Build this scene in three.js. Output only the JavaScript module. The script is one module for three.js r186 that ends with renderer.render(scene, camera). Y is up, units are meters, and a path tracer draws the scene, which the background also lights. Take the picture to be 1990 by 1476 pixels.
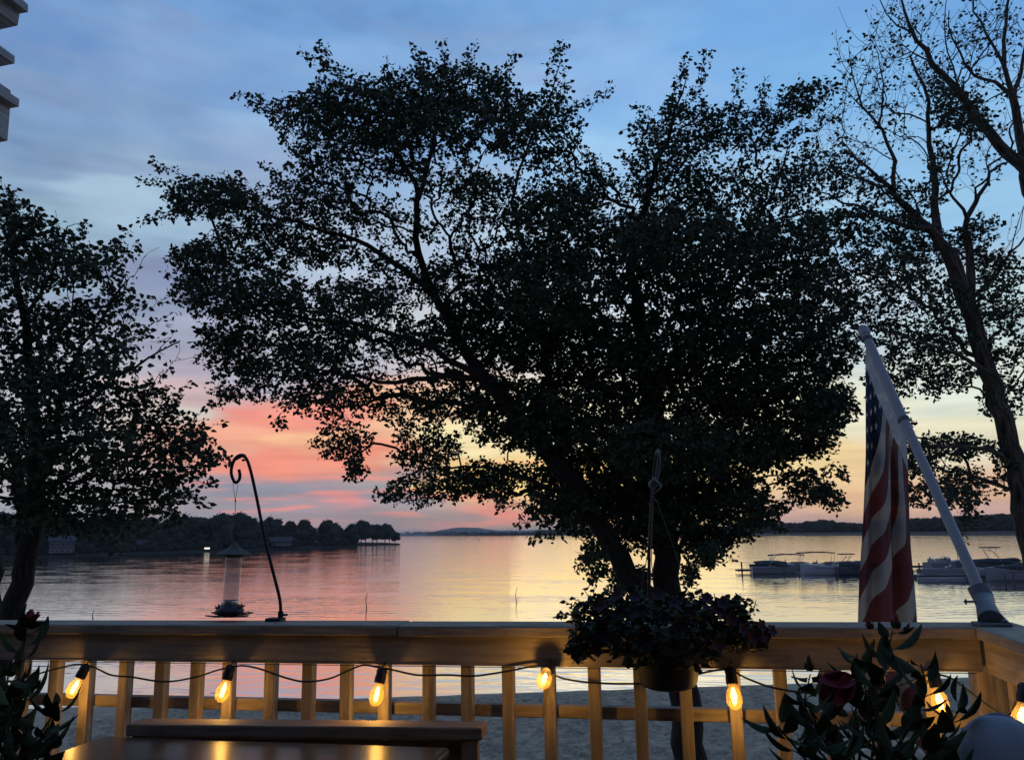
import * as THREE from 'three';
import { mergeGeometries, mergeVertices } from 'three/addons/utils/BufferGeometryUtils.js';
import { RoundedBoxGeometry } from 'three/addons/geometries/RoundedBoxGeometry.js';
import { ImprovedNoise } from 'three/addons/math/ImprovedNoise.js';

// ---------------------------------------------------------------- camera, sky, sun, exposure
const R = THREE.MathUtils.degToRad, V = (x = 0, y = 0, z = 0) => new THREE.Vector3(x, y, z);
const scene = new THREE.Scene();
const EYE = V(0, 7, 0), YAW = 11.5;                       // metres above the lake, degrees to the left of the deck's axis
const camera = new THREE.PerspectiveCamera(50.02, 1990 / 1476, 0.05, 30000);
camera.rotation.order = 'YXZ';
camera.position.copy(EYE);
camera.rotation.set(R(10.633), R(YAW), -0.02);
camera.updateMatrixWorld(true);
const renderer = new THREE.WebGLRenderer({ antialias: true });
renderer.toneMapping = THREE.LinearToneMapping;
renderer.toneMappingExposure = 1;
renderer.shadowMap.enabled = true;
renderer.setSize(1024, 759);

let seed = 1;
const reseed = (n) => { seed = n >>> 0; };
const rnd = () => { seed = (seed + 0x6d2b79f5) | 0; let t = Math.imul(seed ^ (seed >>> 15), 1 | seed); t = (t + Math.imul(t ^ (t >>> 7), 61 | t)) ^ t; return ((t ^ (t >>> 14)) >>> 0) / 4294967296; };
const rr = (a, b) => a + (b - a) * rnd();
const gauss = () => (rnd() + rnd() + rnd() - 1.5) / 0.75;
const NOISE = new ImprovedNoise();
const noise = (x, y, z = 0) => NOISE.noise(x, y, z);
const fbm = (x, y, z, n = 4) => { let s = 0, a = 1; for (let i = 0; i < n; i++) { s += a * noise(x, y, z + i * 7.3); x *= 2.03; y *= 2.03; a *= 0.5; } return s; };
const clamp = THREE.MathUtils.clamp, lerp = THREE.MathUtils.lerp, smooth = THREE.MathUtils.smoothstep;
const lin = (c) => { c /= 255; return c <= 0.04045 ? c / 12.92 : ((c + 0.055) / 1.055) ** 2.4; };

// Dusk sky: colours at [degrees right of the view axis, degrees of elevation], blended smoothly, with wind-drawn cloud streaks.
{
  const P = [[-34.7, 31.1, 108, 150, 204], [-18.7, 34.5, 112, 155, 208], [0.8, 35.6, 116, 163, 217], [20.1, 33.7, 118, 171, 228], [35.4, 29.8, 112, 166, 222], [-31.3, 26.2, 126, 162, 206], [-22.0, 29.5, 124, 161, 210], [-11.1, 29.1, 128, 168, 216], [8.5, 30.6, 134, 182, 232], [24.7, 28.2, 128, 182, 232], [-31.1, 23.8, 128, 160, 196], [-20.0, 25.7, 142, 175, 215], [6.3, 25.9, 150, 192, 232], [31.7, 22.1, 140, 190, 232], [-25.1, 25.9, 134, 168, 208], [-28.0, 22.0, 168, 198, 220], [-31.0, 22.4, 140, 170, 200], [-23.8, 20.4, 160, 190, 214], [-31.9, 19.5, 150, 180, 200], [-24.6, 18.7, 150, 175, 202], [-30.5, 16.6, 152, 176, 196], [-10.9, 19.8, 178, 200, 222], [-23.9, 16.6, 138, 150, 184], [-10.8, 17.0, 180, 192, 214], [-5.3, 14.9, 198, 206, 214], [-23.4, 13.5, 157, 164, 188], [-21.3, 11.6, 178, 170, 188], [-30.1, 11.0, 184, 190, 202], [-20.9, 9.3, 206, 180, 182], [-22.8, 8.5, 220, 215, 205], [-29.7, 6.3, 195, 198, 199], [-19.2, 8.3, 240, 148, 134], [-19.2, 6.3, 250, 178, 150], [-16.2, 6.6, 250, 198, 150], [-14.1, 4.9, 246, 152, 130], [-10.0, 9.2, 245, 170, 140], [-7.9, 8.8, 240, 200, 160], [-10.7, 5.6, 246, 155, 130], [-15.4, 3.5, 148, 150, 164], [-10.6, 3.2, 155, 155, 165], [-20.0, 3.5, 160, 155, 165], [-13.4, 2.6, 215, 145, 145], [-17.4, 1.8, 162, 153, 163], [-10.6, 1.4, 165, 150, 155], [-1.8, 1.2, 236, 155, 140], [-5.4, 0.7, 172, 150, 150], [-7.1, 0.4, 155, 150, 160], [0, 0.3, 175, 160, 150], [-2.8, 3.8, 250, 215, 140], [0, 3.7, 255, 225, 150], [5.4, 3.9, 255, 226, 130], [10.7, 3.4, 253, 224, 146], [7.1, 1.1, 250, 205, 140], [3.8, 8.3, 246, 240, 212], [-3.5, 6.6, 249, 234, 182], [5.8, 13.6, 216, 226, 230], [11.4, 16.5, 205, 220, 235], [21.6, 14.2, 195, 215, 230], [12.8, 8.6, 244, 239, 212], [17.8, 7.6, 238, 232, 202], [19.2, 4.1, 246, 217, 160], [21.9, 3.0, 243, 208, 160], [27.0, 5.4, 240, 234, 202], [21.8, 1.7, 235, 190, 150], [19.2, 0.8, 215, 175, 160], [29.9, 1.7, 230, 185, 150], [30.4, 0.9, 215, 175, 165], [31.4, 19.1, 150, 195, 230], [32.0, 12.7, 190, 215, 220], [30.1, 8.3, 222, 231, 218], [-32.0, 1.6, 168, 172, 180], [-26.7, 3.2, 180, 180, 186], [17.1, 20.8, 165, 205, 235], [0.4, 20.9, 175, 205, 228], [-18, 3.6, 146, 150, 166], [-12.6, 3.5, 150, 152, 166], [-8.2, 3.0, 156, 158, 166], [-17, 7.5, 242, 152, 134], [-14, 8.2, 242, 152, 136], [-13, 6.9, 248, 190, 148], [-16, 5.3, 244, 150, 132], [-16.5, 11, 178, 180, 197], [-12, 12.5, 190, 190, 205], [-20, 1.6, 156, 152, 164], [-14, 1.4, 165, 152, 160], [-26, 15, 140, 152, 180], [-33, 25, 118, 148, 190]];
  const far = [[60, 5, 190, 165, 160], [-60, 5, 145, 148, 160], [60, 18, 140, 175, 210], [-60, 18, 128, 155, 185], [60, 35, 105, 150, 205], [-60, 35, 100, 140, 190], [0, 55, 92, 138, 195], [90, 8, 140, 145, 165], [-90, 8, 120, 132, 155], [90, 40, 84, 122, 175], [-90, 40, 82, 118, 170]];
  const pts = [...P, ...far].map(([a, e, r, g, b]) => [a, e, lin(r), lin(g), lin(b)]);
  const CW = 720, CH = 360, coarse = new Float32Array(CW * CH * 3);        // 0.5 degree grid over azimuth -180..180, elevation 0..90
  for (let j = 0; j < CH; j++) {
    const el = (j + 0.5) / CH * 90, rear = [lin(92), lin(106), lin(142)], low = [lin(112), lin(106), lin(128)], top = [lin(86), lin(128), lin(186)];
    for (let i = 0; i < CW; i++) {
      const az = (i + 0.5) / CW * 360 - 180;
      let w = 0, r = 0, g = 0, b = 0;
      for (const p of pts) {
        const s = (1 + p[1] * 0.06), dx = (az - p[0]) / (1.9 * s), dy = (el - p[1]) / (0.75 * s), d2 = dx * dx + dy * dy, k = 1 / (0.12 + d2) ** 2;
        w += k; r += k * p[2]; g += k * p[3]; b += k * p[4];
      }
      const away = smooth(Math.abs(az), 45, 125), up = smooth(el, 42, 80), q = smooth(el, 2, 26), o = (j * CW + i) * 3, c = [r / w, g / w, b / w];
      for (let n = 0; n < 3; n++) coarse[o + n] = lerp(lerp(c[n], lerp(low[n], rear[n], q), away), top[n], up);
    }
  }
  const take = (az, el, out) => {
    const x = ((az + 180) / 360 * CW - 0.5 + CW) % CW, y = clamp(el / 90 * CH - 0.5, 0, CH - 1.001), x0 = Math.floor(x), y0 = Math.floor(y), fx = x - x0, fy = y - y0, x1 = (x0 + 1) % CW;
    for (let n = 0; n < 3; n++) out[n] = lerp(lerp(coarse[(y0 * CW + x0) * 3 + n], coarse[(y0 * CW + x1) * 3 + n], fx), lerp(coarse[((y0 + 1) * CW + x0) * 3 + n], coarse[((y0 + 1) * CW + x1) * 3 + n], fx), fy);
  };
  const W = 1536, H = 2048, data = new Float32Array(W * H * 4), c = [0, 0, 0];
  for (let j = 0; j < H; j++) {
    const el = ((j + 0.5) / H - 0.5) * 180;
    for (let i = 0; i < W; i++) {
      const o = (j * W + i) * 4;
      data[o + 3] = 1;
      if (el < 0) { data[o] = 0.11; data[o + 1] = 0.12; data[o + 2] = 0.15; continue; }
      const world = ((i + 0.5) / W - 0.5) * 360, az = ((world + 90 + YAW + 540) % 360) - 180;  // texture column: atan2(z, x)
      if (el > 52) { take(az, el, c); data[o] = c[0]; data[o + 1] = c[1]; data[o + 2] = c[2]; continue; }
      const lowness = 1 - smooth(el, 6, 30), f1 = fbm(az * 0.07, el * 0.42, 3.1, 4), f2 = fbm(az * 0.11 + 40, el * 0.75 + 9, 8.2, 4);
      take(az + f2 * 3.2, Math.max(0, el + f1 * lerp(1.9, 1.0, lowness) * smooth(el, 0.2, 6)), c);
      // thin streaks of coral on the low grey cloud, soft paler bands higher up
      const red = smooth(fbm(az * 0.16, el * 2.6, 1.7, 4), 0.12, 0.62) * smooth(el, 0.5, 1.4) * (1 - smooth(el, 3.2, 8)) * (1 - smooth(az, 3, 14)) * smooth(az, -29, -19);
      const m1 = fbm(az * 0.05 + 11 + 0.6 * f1, el * 0.19, 5.5, 4), m2 = fbm(az * 0.16, el * 0.3 + 3, 15.5, 4), high = smooth(el, 8, 16) * (1 - 0.6 * smooth(az, 0, 20));
      const soft = 1 + (0.15 * m1 + 0.14 * m2) * high, grey = clamp(0.26 * (0.25 - m1 + 0.5 * m2), 0, 0.26) * high, gl = c[0] * 0.3 + c[1] * 0.5 + c[2] * 0.2;
      c[0] = lerp(c[0], gl * 0.98, grey); c[1] = lerp(c[1], gl * 1.02, grey); c[2] = lerp(c[2], gl * 1.3, grey);
      const wisp = 1 + 0.16 * fbm(az * 0.13, el * 1.3, 12.5, 4) * lowness;
      data[o] = Math.max(0, lerp(c[0], 0.95, red * 0.7) * soft * wisp);
      data[o + 1] = Math.max(0, lerp(c[1], 0.3, red * 0.66) * soft * wisp);
      data[o + 2] = Math.max(0, lerp(c[2], 0.23, red * 0.66) * (1 + (soft - 1) * 0.7) * wisp);
    }
  }
  const sky = new THREE.DataTexture(data, W, H, THREE.RGBAFormat, THREE.FloatType);
  sky.mapping = THREE.EquirectangularReflectionMapping;
  sky.magFilter = sky.minFilter = THREE.LinearFilter;
  sky.needsUpdate = true;
  scene.background = scene.environment = sky;
}
const sun = new THREE.DirectionalLight(new THREE.Color(1, 0.72, 0.4), 0.02);   // afterglow: the sun is already down, a broad weak source low over the lake
sun.name = 'sun';
sun.position.set(-Math.sin(R(4)) * 60, 7 + 4.5, -Math.cos(R(4)) * 60);
sun.target.position.set(0, 7, 0);
sun.castShadow = true;
sun.shadow.radius = 30;
sun.shadow.mapSize.set(2048, 2048);
Object.assign(sun.shadow.camera, { left: -30, right: 30, top: 25, bottom: -10, near: 1, far: 160 });
scene.add(sun, sun.target);

// ---------------------------------------------------------------- measuring: lines of sight of the photograph, met with planes of the place
const RM = new THREE.Matrix4().makeRotationFromEuler(camera.rotation), RI = RM.clone().invert(), FPX = 1582;
const ray = (px, py) => V((px - 995) / FPX, -(py - 738) / FPX, -1).applyMatrix4(RM);
const at = (px, py, t) => ray(px, py).multiplyScalar(t).add(EYE);
const onY = (px, py, y) => { const d = ray(px, py); return at(px, py, (y - EYE.y) / d.y); };
const onZ = (px, py, z) => { const d = ray(px, py); return at(px, py, (z - EYE.z) / d.z); };

// ---------------------------------------------------------------- builders
const used = new Map();
function numbered(name) { const n = used.get(name) ?? 0; used.set(name, n + 1); return n ? `${name}_${String(n).padStart(3, '0')}` : name; }
function tag(o, label, category, group) { o.userData = { ...o.userData, label }; if (category) o.userData.category = category; if (group) o.userData.group = group; return o; }
function thing(name, label, category, pos = V(), turn = 0, group) {
  const o = new THREE.Group();
  o.name = numbered(name);
  o.position.copy(pos); o.rotation.y = turn;
  scene.add(o);
  return tag(o, label, category, group);
}
const plain = (g) => {
  const n = g.index ? g.toNonIndexed() : g.clone();
  for (const k of Object.keys(n.attributes)) if (!['position', 'normal', 'uv'].includes(k)) n.deleteAttribute(k);
  if (!n.attributes.uv) n.setAttribute('uv', new THREE.BufferAttribute(new Float32Array(n.attributes.position.count * 2), 2));
  if (!n.attributes.normal) n.computeVertexNormals();
  n.morphAttributes = {}; n.clearGroups();
  return n;
};
const join = (list) => (list.length === 1 ? plain(list[0]) : mergeGeometries(list.map(plain)));
function part(name, geo, mat, parent) {
  const m = new THREE.Mesh(Array.isArray(geo) ? join(geo) : geo, mat);
  m.name = name;
  m.castShadow = m.receiveShadow = true;
  parent.add(m);
  return m;
}
function struct(name, geo, mat) { const m = part(numbered(name), geo, mat, scene); m.userData.kind = 'structure'; return m; }
// uv in metres: u runs along the chosen axis of a board, v across it
function boardUV(g, axis = 'x', off = 0) {
  const p = g.attributes.position, n = g.attributes.normal, uv = new Float32Array(p.count * 2);
  for (let i = 0; i < p.count; i++) {
    const c = [p.getX(i), p.getY(i), p.getZ(i)], m = [Math.abs(n.getX(i)), Math.abs(n.getY(i)), Math.abs(n.getZ(i))], a = 'xyz'.indexOf(axis);
    const others = [0, 1, 2].filter((k) => k !== a), big = m.indexOf(Math.max(...m));
    uv[2 * i] = big === a ? c[others[0]] + off : c[a] + off;
    uv[2 * i + 1] = big === a ? c[others[1]] + off * 3.7 : c[others[0] === big ? others[1] : others[0]] + off * 3.7 + big * 0.37;
  }
  g.setAttribute('uv', new THREE.BufferAttribute(uv, 2));
  return g;
}
function box(w, h, d, x = 0, y = 0, z = 0, r = 0.004, axis) {
  let g = new RoundedBoxGeometry(w, h, d, 2, Math.min(r, w / 2.1, h / 2.1, d / 2.1));
  g = g.index ? g : g;
  boardUV(g, axis ?? (w >= h && w >= d ? 'x' : h >= d ? 'y' : 'z'), rnd() * 7);
  return g.translate(x, y, z);
}
// a tapered tube through points; uv in metres
function tube(points, radii, sides = 6, caps = true) {
  const n = points.length, pos = [], nor = [], uv = [], idx = [];
  let nrm = null, len = 0;
  const rad = (i) => (typeof radii === 'number' ? radii : radii[i]);
  for (let i = 0; i < n; i++) {
    const t = points[Math.min(n - 1, i + 1)].clone().sub(points[Math.max(0, i - 1)]);
    if (t.lengthSq() < 1e-12) t.set(0, 1, 0);
    t.normalize();
    if (!nrm) nrm = Math.abs(t.y) < 0.9 ? V(0, 1, 0).cross(t) : V(1, 0, 0).cross(t);
    nrm.addScaledVector(t, -nrm.dot(t));
    if (nrm.lengthSq() < 1e-8) nrm = Math.abs(t.y) < 0.9 ? V(0, 1, 0).cross(t) : V(1, 0, 0).cross(t);
    nrm.normalize();
    const b = t.clone().cross(nrm);
    if (i) len += points[i].distanceTo(points[i - 1]);
    for (let k = 0; k <= sides; k++) {
      const a = k / sides * Math.PI * 2, c = Math.cos(a), s = Math.sin(a);
      const d = [nrm.x * c + b.x * s, nrm.y * c + b.y * s, nrm.z * c + b.z * s];
      pos.push(points[i].x + d[0] * rad(i), points[i].y + d[1] * rad(i), points[i].z + d[2] * rad(i));
      nor.push(...d);
      uv.push(k / sides * Math.PI * 2 * rad(0), len);
    }
  }
  const row = sides + 1;
  for (let i = 0; i < n - 1; i++) for (let k = 0; k < sides; k++) { const a = i * row + k, b = a + row; idx.push(a, a + 1, b, a + 1, b + 1, b); }
  if (caps) for (const [i, s] of [[0, -1], [n - 1, 1]]) {
    const o = pos.length / 3, t = points[Math.min(n - 1, i + 1)].clone().sub(points[Math.max(0, i - 1)]).normalize().multiplyScalar(s);
    pos.push(points[i].x, points[i].y, points[i].z); nor.push(t.x, t.y, t.z); uv.push(0, 0);
    for (let k = 0; k <= sides; k++) { const q = (i * row + k) * 3; pos.push(pos[q], pos[q + 1], pos[q + 2]); nor.push(t.x, t.y, t.z); uv.push(0, 0); }
    for (let k = 0; k < sides; k++) s > 0 ? idx.push(o, o + 1 + k, o + 2 + k) : idx.push(o, o + 2 + k, o + 1 + k);
  }
  const g = new THREE.BufferGeometry();
  g.setAttribute('position', new THREE.Float32BufferAttribute(pos, 3));
  g.setAttribute('normal', new THREE.Float32BufferAttribute(nor, 3));
  g.setAttribute('uv', new THREE.Float32BufferAttribute(uv, 2));
  g.setIndex(idx);
  return g;
}
const curve = (pts, n) => new THREE.CatmullRomCurve3(pts, false, 'centripetal').getPoints(n);
const cyl = (a, b, r0, r1 = r0, sides = 10) => tube([a, b], [r0, r1], sides);
const lathe = (prof, seg = 20) => new THREE.LatheGeometry(prof.map(([r, y]) => new THREE.Vector2(r, y)), seg);

// ---------------------------------------------------------------- textures and materials
function texture(w, h, fn, srgb) {
  const d = new Uint8Array(w * h * 4);
  for (let y = 0; y < h; y++) for (let x = 0; x < w; x++) {
    const c = fn(x / w, y / h), o = (y * w + x) * 4;
    for (let k = 0; k < 3; k++) d[o + k] = clamp(Math.round((c[k] ?? c[0]) * 255), 0, 255);
    d[o + 3] = 255;
  }
  const t = new THREE.DataTexture(d, w, h);
  t.wrapS = t.wrapT = THREE.RepeatWrapping;
  t.magFilter = THREE.LinearFilter; t.minFilter = THREE.LinearMipmapLinearFilter; t.generateMipmaps = true;
  if (srgb) t.colorSpace = THREE.SRGBColorSpace;
  t.needsUpdate = true;
  return t;
}
// noise that tiles over the unit square, as a torus
const tile = (u, v, fu, fv, z, oct = 4) => {
  let s = 0, a = 1;
  for (let o = 0; o < oct; o++) {
    const x = u * fu, y = v * fv, iu = x / fu, iv = y / fv;
    s += a * (noise(x, y, z) * (1 - iu) * (1 - iv) + noise(x - fu, y, z) * iu * (1 - iv) + noise(x, y - fv, z) * (1 - iu) * iv + noise(x - fu, y - fv, z) * iu * iv);
    fu *= 2; fv *= 2; a *= 0.55; z += 5.3;
  }
  return s;
};
const rep = (t, u, v) => { const c = t.clone(); c.repeat.set(u, v); c.needsUpdate = true; return c; };
const std = (o) => new THREE.MeshStandardMaterial(o);
const phys = (o) => new THREE.MeshPhysicalMaterial(o);
const rgb = (r, g, b) => new THREE.Color().setRGB(r, g, b);

const grainMap = texture(512, 512, (u, v) => { const g = tile(u, v, 3, 46, 2.2, 4), k = tile(u, v, 5, 9, 9.1, 3), st = smooth(tile(u, v, 4, 7, 12.3, 4), 0.2, 0.6), e = 0.86 + 0.2 * g + 0.11 * k - 0.16 * st; return [e, e * 0.985, e * 0.965]; }, true);
const grainBump = texture(512, 512, (u, v) => [0.5 + 0.32 * tile(u, v, 3, 52, 4.4, 4) + 0.12 * tile(u, v, 90, 90, 1.1, 2)]);
const speck = texture(512, 512, (u, v) => [0.5 + 0.35 * tile(u, v, 60, 60, 3.3, 3)]);
const paintedWood = std({ name: 'painted_wood', color: rgb(0.47, 0.38, 0.275), map: rep(grainMap, 1.6, 1.6), bumpMap: rep(grainBump, 1.6, 1.6), bumpScale: 0.0016, roughness: 0.62 });
const benchWood = std({ name: 'bench_wood', color: rgb(0.34, 0.24, 0.155), map: rep(grainMap, 1.3, 1.3), bumpMap: rep(grainBump, 1.3, 1.3), bumpScale: 0.0018, roughness: 0.66 });
const deckWood = std({ name: 'deck_wood', color: rgb(0.2, 0.16, 0.12), map: rep(grainMap, 1.3, 1.3), bumpMap: rep(grainBump, 1.3, 1.3), bumpScale: 0.002, roughness: 0.75 });
const tableWood = phys({ name: 'table_wood', color: rgb(0.09, 0.06, 0.042), map: rep(grainMap, 1.1, 1.1), bumpMap: rep(grainBump, 1.1, 1.1), bumpScale: 0.0005, roughness: 0.3, clearcoat: 0.3, clearcoatRoughness: 0.2 });
const darkIron = std({ name: 'dark_iron', color: rgb(0.022, 0.02, 0.019), roughness: 0.48, metalness: 0.35, bumpMap: rep(speck, 12, 12), bumpScale: 0.0003 });
const blackPlastic = std({ name: 'black_plastic', color: rgb(0.02, 0.02, 0.02), roughness: 0.5 });
const cableMat = std({ name: 'black_cable', color: rgb(0.016, 0.015, 0.014), roughness: 0.55 });
const houseWhite = std({ name: 'painted_trim', color: rgb(0.55, 0.56, 0.57), roughness: 0.6, map: rep(grainMap, 1, 1), bumpMap: rep(speck, 2, 2), bumpScale: 0.0006 });
const barkBump = texture(512, 512, (u, v) => { const r = Math.abs(tile(u, v, 14, 4, 2.7, 4)); return [clamp(r * 1.5 + 0.25 * tile(u, v, 50, 30, 7.7, 2), 0, 1)]; });
const barkCol = texture(512, 512, (u, v) => { const r = 0.55 + 0.5 * tile(u, v, 10, 4, 5.1, 4); return [r, r * 0.95, r * 0.88]; }, true);
const bark = std({ name: 'bark', color: rgb(0.085, 0.075, 0.062), map: rep(barkCol, 1.2, 0.8), bumpMap: rep(barkBump, 1.2, 0.8), bumpScale: 0.03, roughness: 0.95 });
const greyBark = std({ name: 'grey_bark', color: rgb(0.3, 0.285, 0.26), map: rep(barkCol, 1.2, 0.8), bumpMap: rep(barkBump, 1.2, 0.8), bumpScale: 0.009, roughness: 0.95 });
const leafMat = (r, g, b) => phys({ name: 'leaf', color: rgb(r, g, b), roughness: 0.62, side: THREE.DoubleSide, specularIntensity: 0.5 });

// ---------------------------------------------------------------- the setting: lake, beach, banks, hills
const shoreAt = (x, z) => (x + 17.3) * 0.2715 + (z + 34.7) * 0.962;          // metres inland of the water's edge
function sandHeight(x, z) {
  const s = shoreAt(x, z) + 0.35 * noise(x * 0.12, z * 0.12, 4.2) + 0.12 * noise(x * 0.7, z * 0.7, 1.1);
  return s < 0 ? Math.max(-2.5, s * 0.07) : 1.35 * (1 - Math.exp(-s / 9)) + 0.09 * s / (s + 3) * fbm(x * 0.5, z * 0.5, 2.2, 3);
}
{
  // lake: wind ripples, crests mostly along the shore; tiles of 30 m
  reseed(77);
  const waves = [];
  for (let i = 0; i < 90; i++) {
    const wl = 0.28 * Math.pow(9, rnd() ** 1.15), dir = R(90 + gauss() * 24), kx = Math.round(30 / wl * Math.cos(dir)), ky = Math.round(30 / wl * Math.sin(dir));
    waves.push([kx, ky, rnd() * 6.283, Math.pow(wl, 0.95) * rr(0.5, 1.2)]);
  }
  const N = 1024, h = new Float32Array(N * N);
  let top = 0;
  for (const [kx, ky, ph, a] of waves) {
    const cx = new Float32Array(N * 2), cy = new Float32Array(N * 2);
    for (let i = 0; i < N; i++) { const x = 6.28318 * kx * i / N, y = 6.28318 * ky * i / N + ph; cx[2 * i] = Math.cos(x); cx[2 * i + 1] = Math.sin(x); cy[2 * i] = Math.cos(y); cy[2 * i + 1] = Math.sin(y); }
    for (let y = 0, o = 0; y < N; y++) for (let x = 0; x < N; x++, o++) h[o] += a * (cx[2 * x] * cy[2 * y] - cx[2 * x + 1] * cy[2 * y + 1]);
  }
  for (let y = 0, o = 0; y < N; y++) for (let x = 0; x < N; x++, o++) h[o] *= 0.35 + 1.15 * smooth(tile(x / N, y / N, 2, 6, 3.4, 3), -0.25, 0.45);
  for (const v of h) top = Math.max(top, Math.abs(v));
  const d = new Float32Array(N * N * 4);
  for (let i = 0; i < N * N; i++) { d[4 * i] = d[4 * i + 1] = d[4 * i + 2] = 0.5 + 0.5 * h[i] / top; d[4 * i + 3] = 1; }
  const t = new THREE.DataTexture(d, N, N, THREE.RGBAFormat, THREE.FloatType);
  t.wrapS = t.wrapT = THREE.RepeatWrapping; t.magFilter = THREE.LinearFilter; t.minFilter = THREE.LinearFilter; t.needsUpdate = true;
  const water = phys({ name: 'lake_water', color: rgb(0.63, 0.63, 0.63), metalness: 1, roughness: 0.05, bumpMap: t, bumpScale: 0.05 });
  const g = new THREE.PlaneGeometry(9000, 6200, 60, 60).rotateX(-Math.PI / 2).translate(-500, 0, -2900);
  const p = g.attributes.position, uv = g.attributes.uv;
  for (let i = 0; i < p.count; i++) uv.setXY(i, p.getX(i) / 30, p.getZ(i) / 30);
  struct('water', g, water);

  // beach: one sheet, fine near the shore in view
  const xs = [], zs = [];
  for (let x = -21; x <= 13; x += 0.095) xs.push(x);
  for (let k = 1; k <= 34; k++) { xs.push(13 + k * 0.4 + k * k * 0.3); xs.unshift(-21 - k * 0.4 - k * k * 0.3); }
  for (let z = -44; z <= -17; z += 0.085) zs.push(z);
  for (let k = 1; k <= 34; k++) zs.push(-17 + k * 0.4 + k * k * 0.02);
  for (let k = 1; k <= 14; k++) zs.unshift(-44 - k * 0.4 - k * k * 0.3);
  const pos = [], uvs = [], idx = [], nx = xs.length;
  reseed(5);
  const prints = new Map(), cell = (a, b) => a * 4000 + b;
  for (let i = 0; i < 30000; i++) {
    const x = rr(-21, 13), z = rr(-43, -17), key = cell(Math.floor(x * 2), Math.floor(z * 2)), foot = rnd() < 0.35;
    if (!prints.has(key)) prints.set(key, []);
    prints.get(key).push(foot ? [x, z, rr(0.12, 0.16), rr(0.06, 0.08), rnd() * 3.14, rr(0.06, 0.1)] : [x, z, rr(0.05, 0.13), rr(0.05, 0.1), rnd() * 3.14, rr(-0.05, 0.07)]);
  }
  for (const z of zs) for (const x of xs) {
    let y = sandHeight(x, z);
    if (z < -17 && y > 0.1 && x > -22 && x < 14) {
      let dip = 0;
      for (let a = -1; a <= 1; a++) for (let b = -1; b <= 1; b++) for (const q of prints.get(cell(Math.floor(x * 2) + a, Math.floor(z * 2) + b)) ?? []) {
        const c = Math.cos(q[4]), s = Math.sin(q[4]), dx = ((x - q[0]) * c + (z - q[1]) * s) / q[2], dz = (-(x - q[0]) * s + (z - q[1]) * c) / q[3], e = dx * dx + dz * dz;
        if (e < 4) dip += q[5] * (0.45 * Math.exp(-((Math.sqrt(e) - 1.25) ** 2) * 9) - Math.exp(-e * 1.4));
      }
      y += dip * smooth(y, 0.12, 0.4) + 0.012 * noise(x * 4, z * 4, 1);
    }
    pos.push(x, y, z); uvs.push(x / 3, z / 3);
  }
  for (let j = 0; j < zs.length - 1; j++) for (let i = 0; i < nx - 1; i++) { const a = j * nx + i, b = a + nx; idx.push(a, b, a + 1, a + 1, b, b + 1); }
  const sg = new THREE.BufferGeometry();
  sg.setAttribute('position', new THREE.Float32BufferAttribute(pos, 3)); sg.setAttribute('uv', new THREE.Float32BufferAttribute(uvs, 2)); sg.setIndex(idx); sg.computeVertexNormals();
  const sandBump = texture(640, 640, (u, v) => [0.5 + 0.3 * tile(u, v, 18, 18, 2.1, 5) + 0.12 * tile(u, v, 110, 110, 6.1, 2)]);
  const sandCol = texture(640, 640, (u, v) => { const s = tile(u, v, 7, 7, 1.9, 5), k = smooth(tile(u, v, 55, 55, 8.8, 2), 0.28, 0.55); const e = 0.74 + 0.16 * s - 0.3 * k; return [e, e * 0.97, e * 0.93]; }, true);
  struct('sand', sg, std({ name: 'sand', color: rgb(0.8, 0.66, 0.48), map: sandCol, bumpMap: sandBump, bumpScale: 0.1, roughness: 0.95 }));
}
const bankMat = std({ name: 'bank_soil', color: rgb(0.03, 0.032, 0.024), roughness: 1, bumpMap: rep(speck, 0.2, 0.2), bumpScale: 0.3 });
function bank(name, shore, depth, h) {                   // a strip of land behind a shoreline [[x, z], ...] of growing height
  const pos = [], idx = [], rows = [0, 0.02, 0.06, 0.2, 0.5, 1];
  shore.forEach((s, i) => {
    const a = shore[Math.max(0, i - 1)], b = shore[Math.min(shore.length - 1, i + 1)], t = V(b.x - a.x, 0, b.z - a.z).normalize(), n = V(t.z, 0, -t.x);
    if (n.dot(V(s.x, 0, s.z)) < 0) n.negate();
    rows.forEach((r, k) => pos.push(s.x + n.x * r * depth, k ? h * (0.16 + 0.84 * Math.sqrt(r)) + 0.3 * noise(s.x * 0.05, s.z * 0.05, k) : -0.4, s.z + n.z * r * depth));
  });
  for (let i = 0; i < shore.length - 1; i++) for (let k = 0; k < rows.length - 1; k++) { const a = i * rows.length + k, b = a + rows.length; idx.push(a, b, a + 1, a + 1, b, b + 1); }
  const g = new THREE.BufferGeometry();
  g.setAttribute('position', new THREE.Float32BufferAttribute(pos, 3)); g.setIndex(idx); g.computeVertexNormals();
  g.setAttribute('uv', new THREE.Float32BufferAttribute(new Float32Array(pos.length / 3 * 2).map((_, i) => pos[Math.floor(i / 2) * 3 + (i % 2 ? 2 : 0)]), 2));
  return struct(name, g, bankMat);
}
const leftShoreY = (px) => (px < 250 ? lerp(1085, 1077, px / 250) : px < 400 ? lerp(1077, 1072, (px - 250) / 150) : lerp(1072, 1058, (px - 400) / 380));
const leftShore = []; for (let px = -160; px <= 780; px += 20) leftShore.push(onY(px, leftShoreY(px), 0));
bank('left_bank', leftShore, 90, 3.2);
const rightShoreY = (px) => (px < 1400 ? lerp(1040, 1037.2, (px - 1000) / 400) : lerp(1037.2, 1033.5, (px - 1400) / 600));
const rightShore = []; for (let px = 700; px <= 2300; px += 40) rightShore.push(onY(px, px < 1000 ? 1040.6 : rightShoreY(px), 0));
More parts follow.
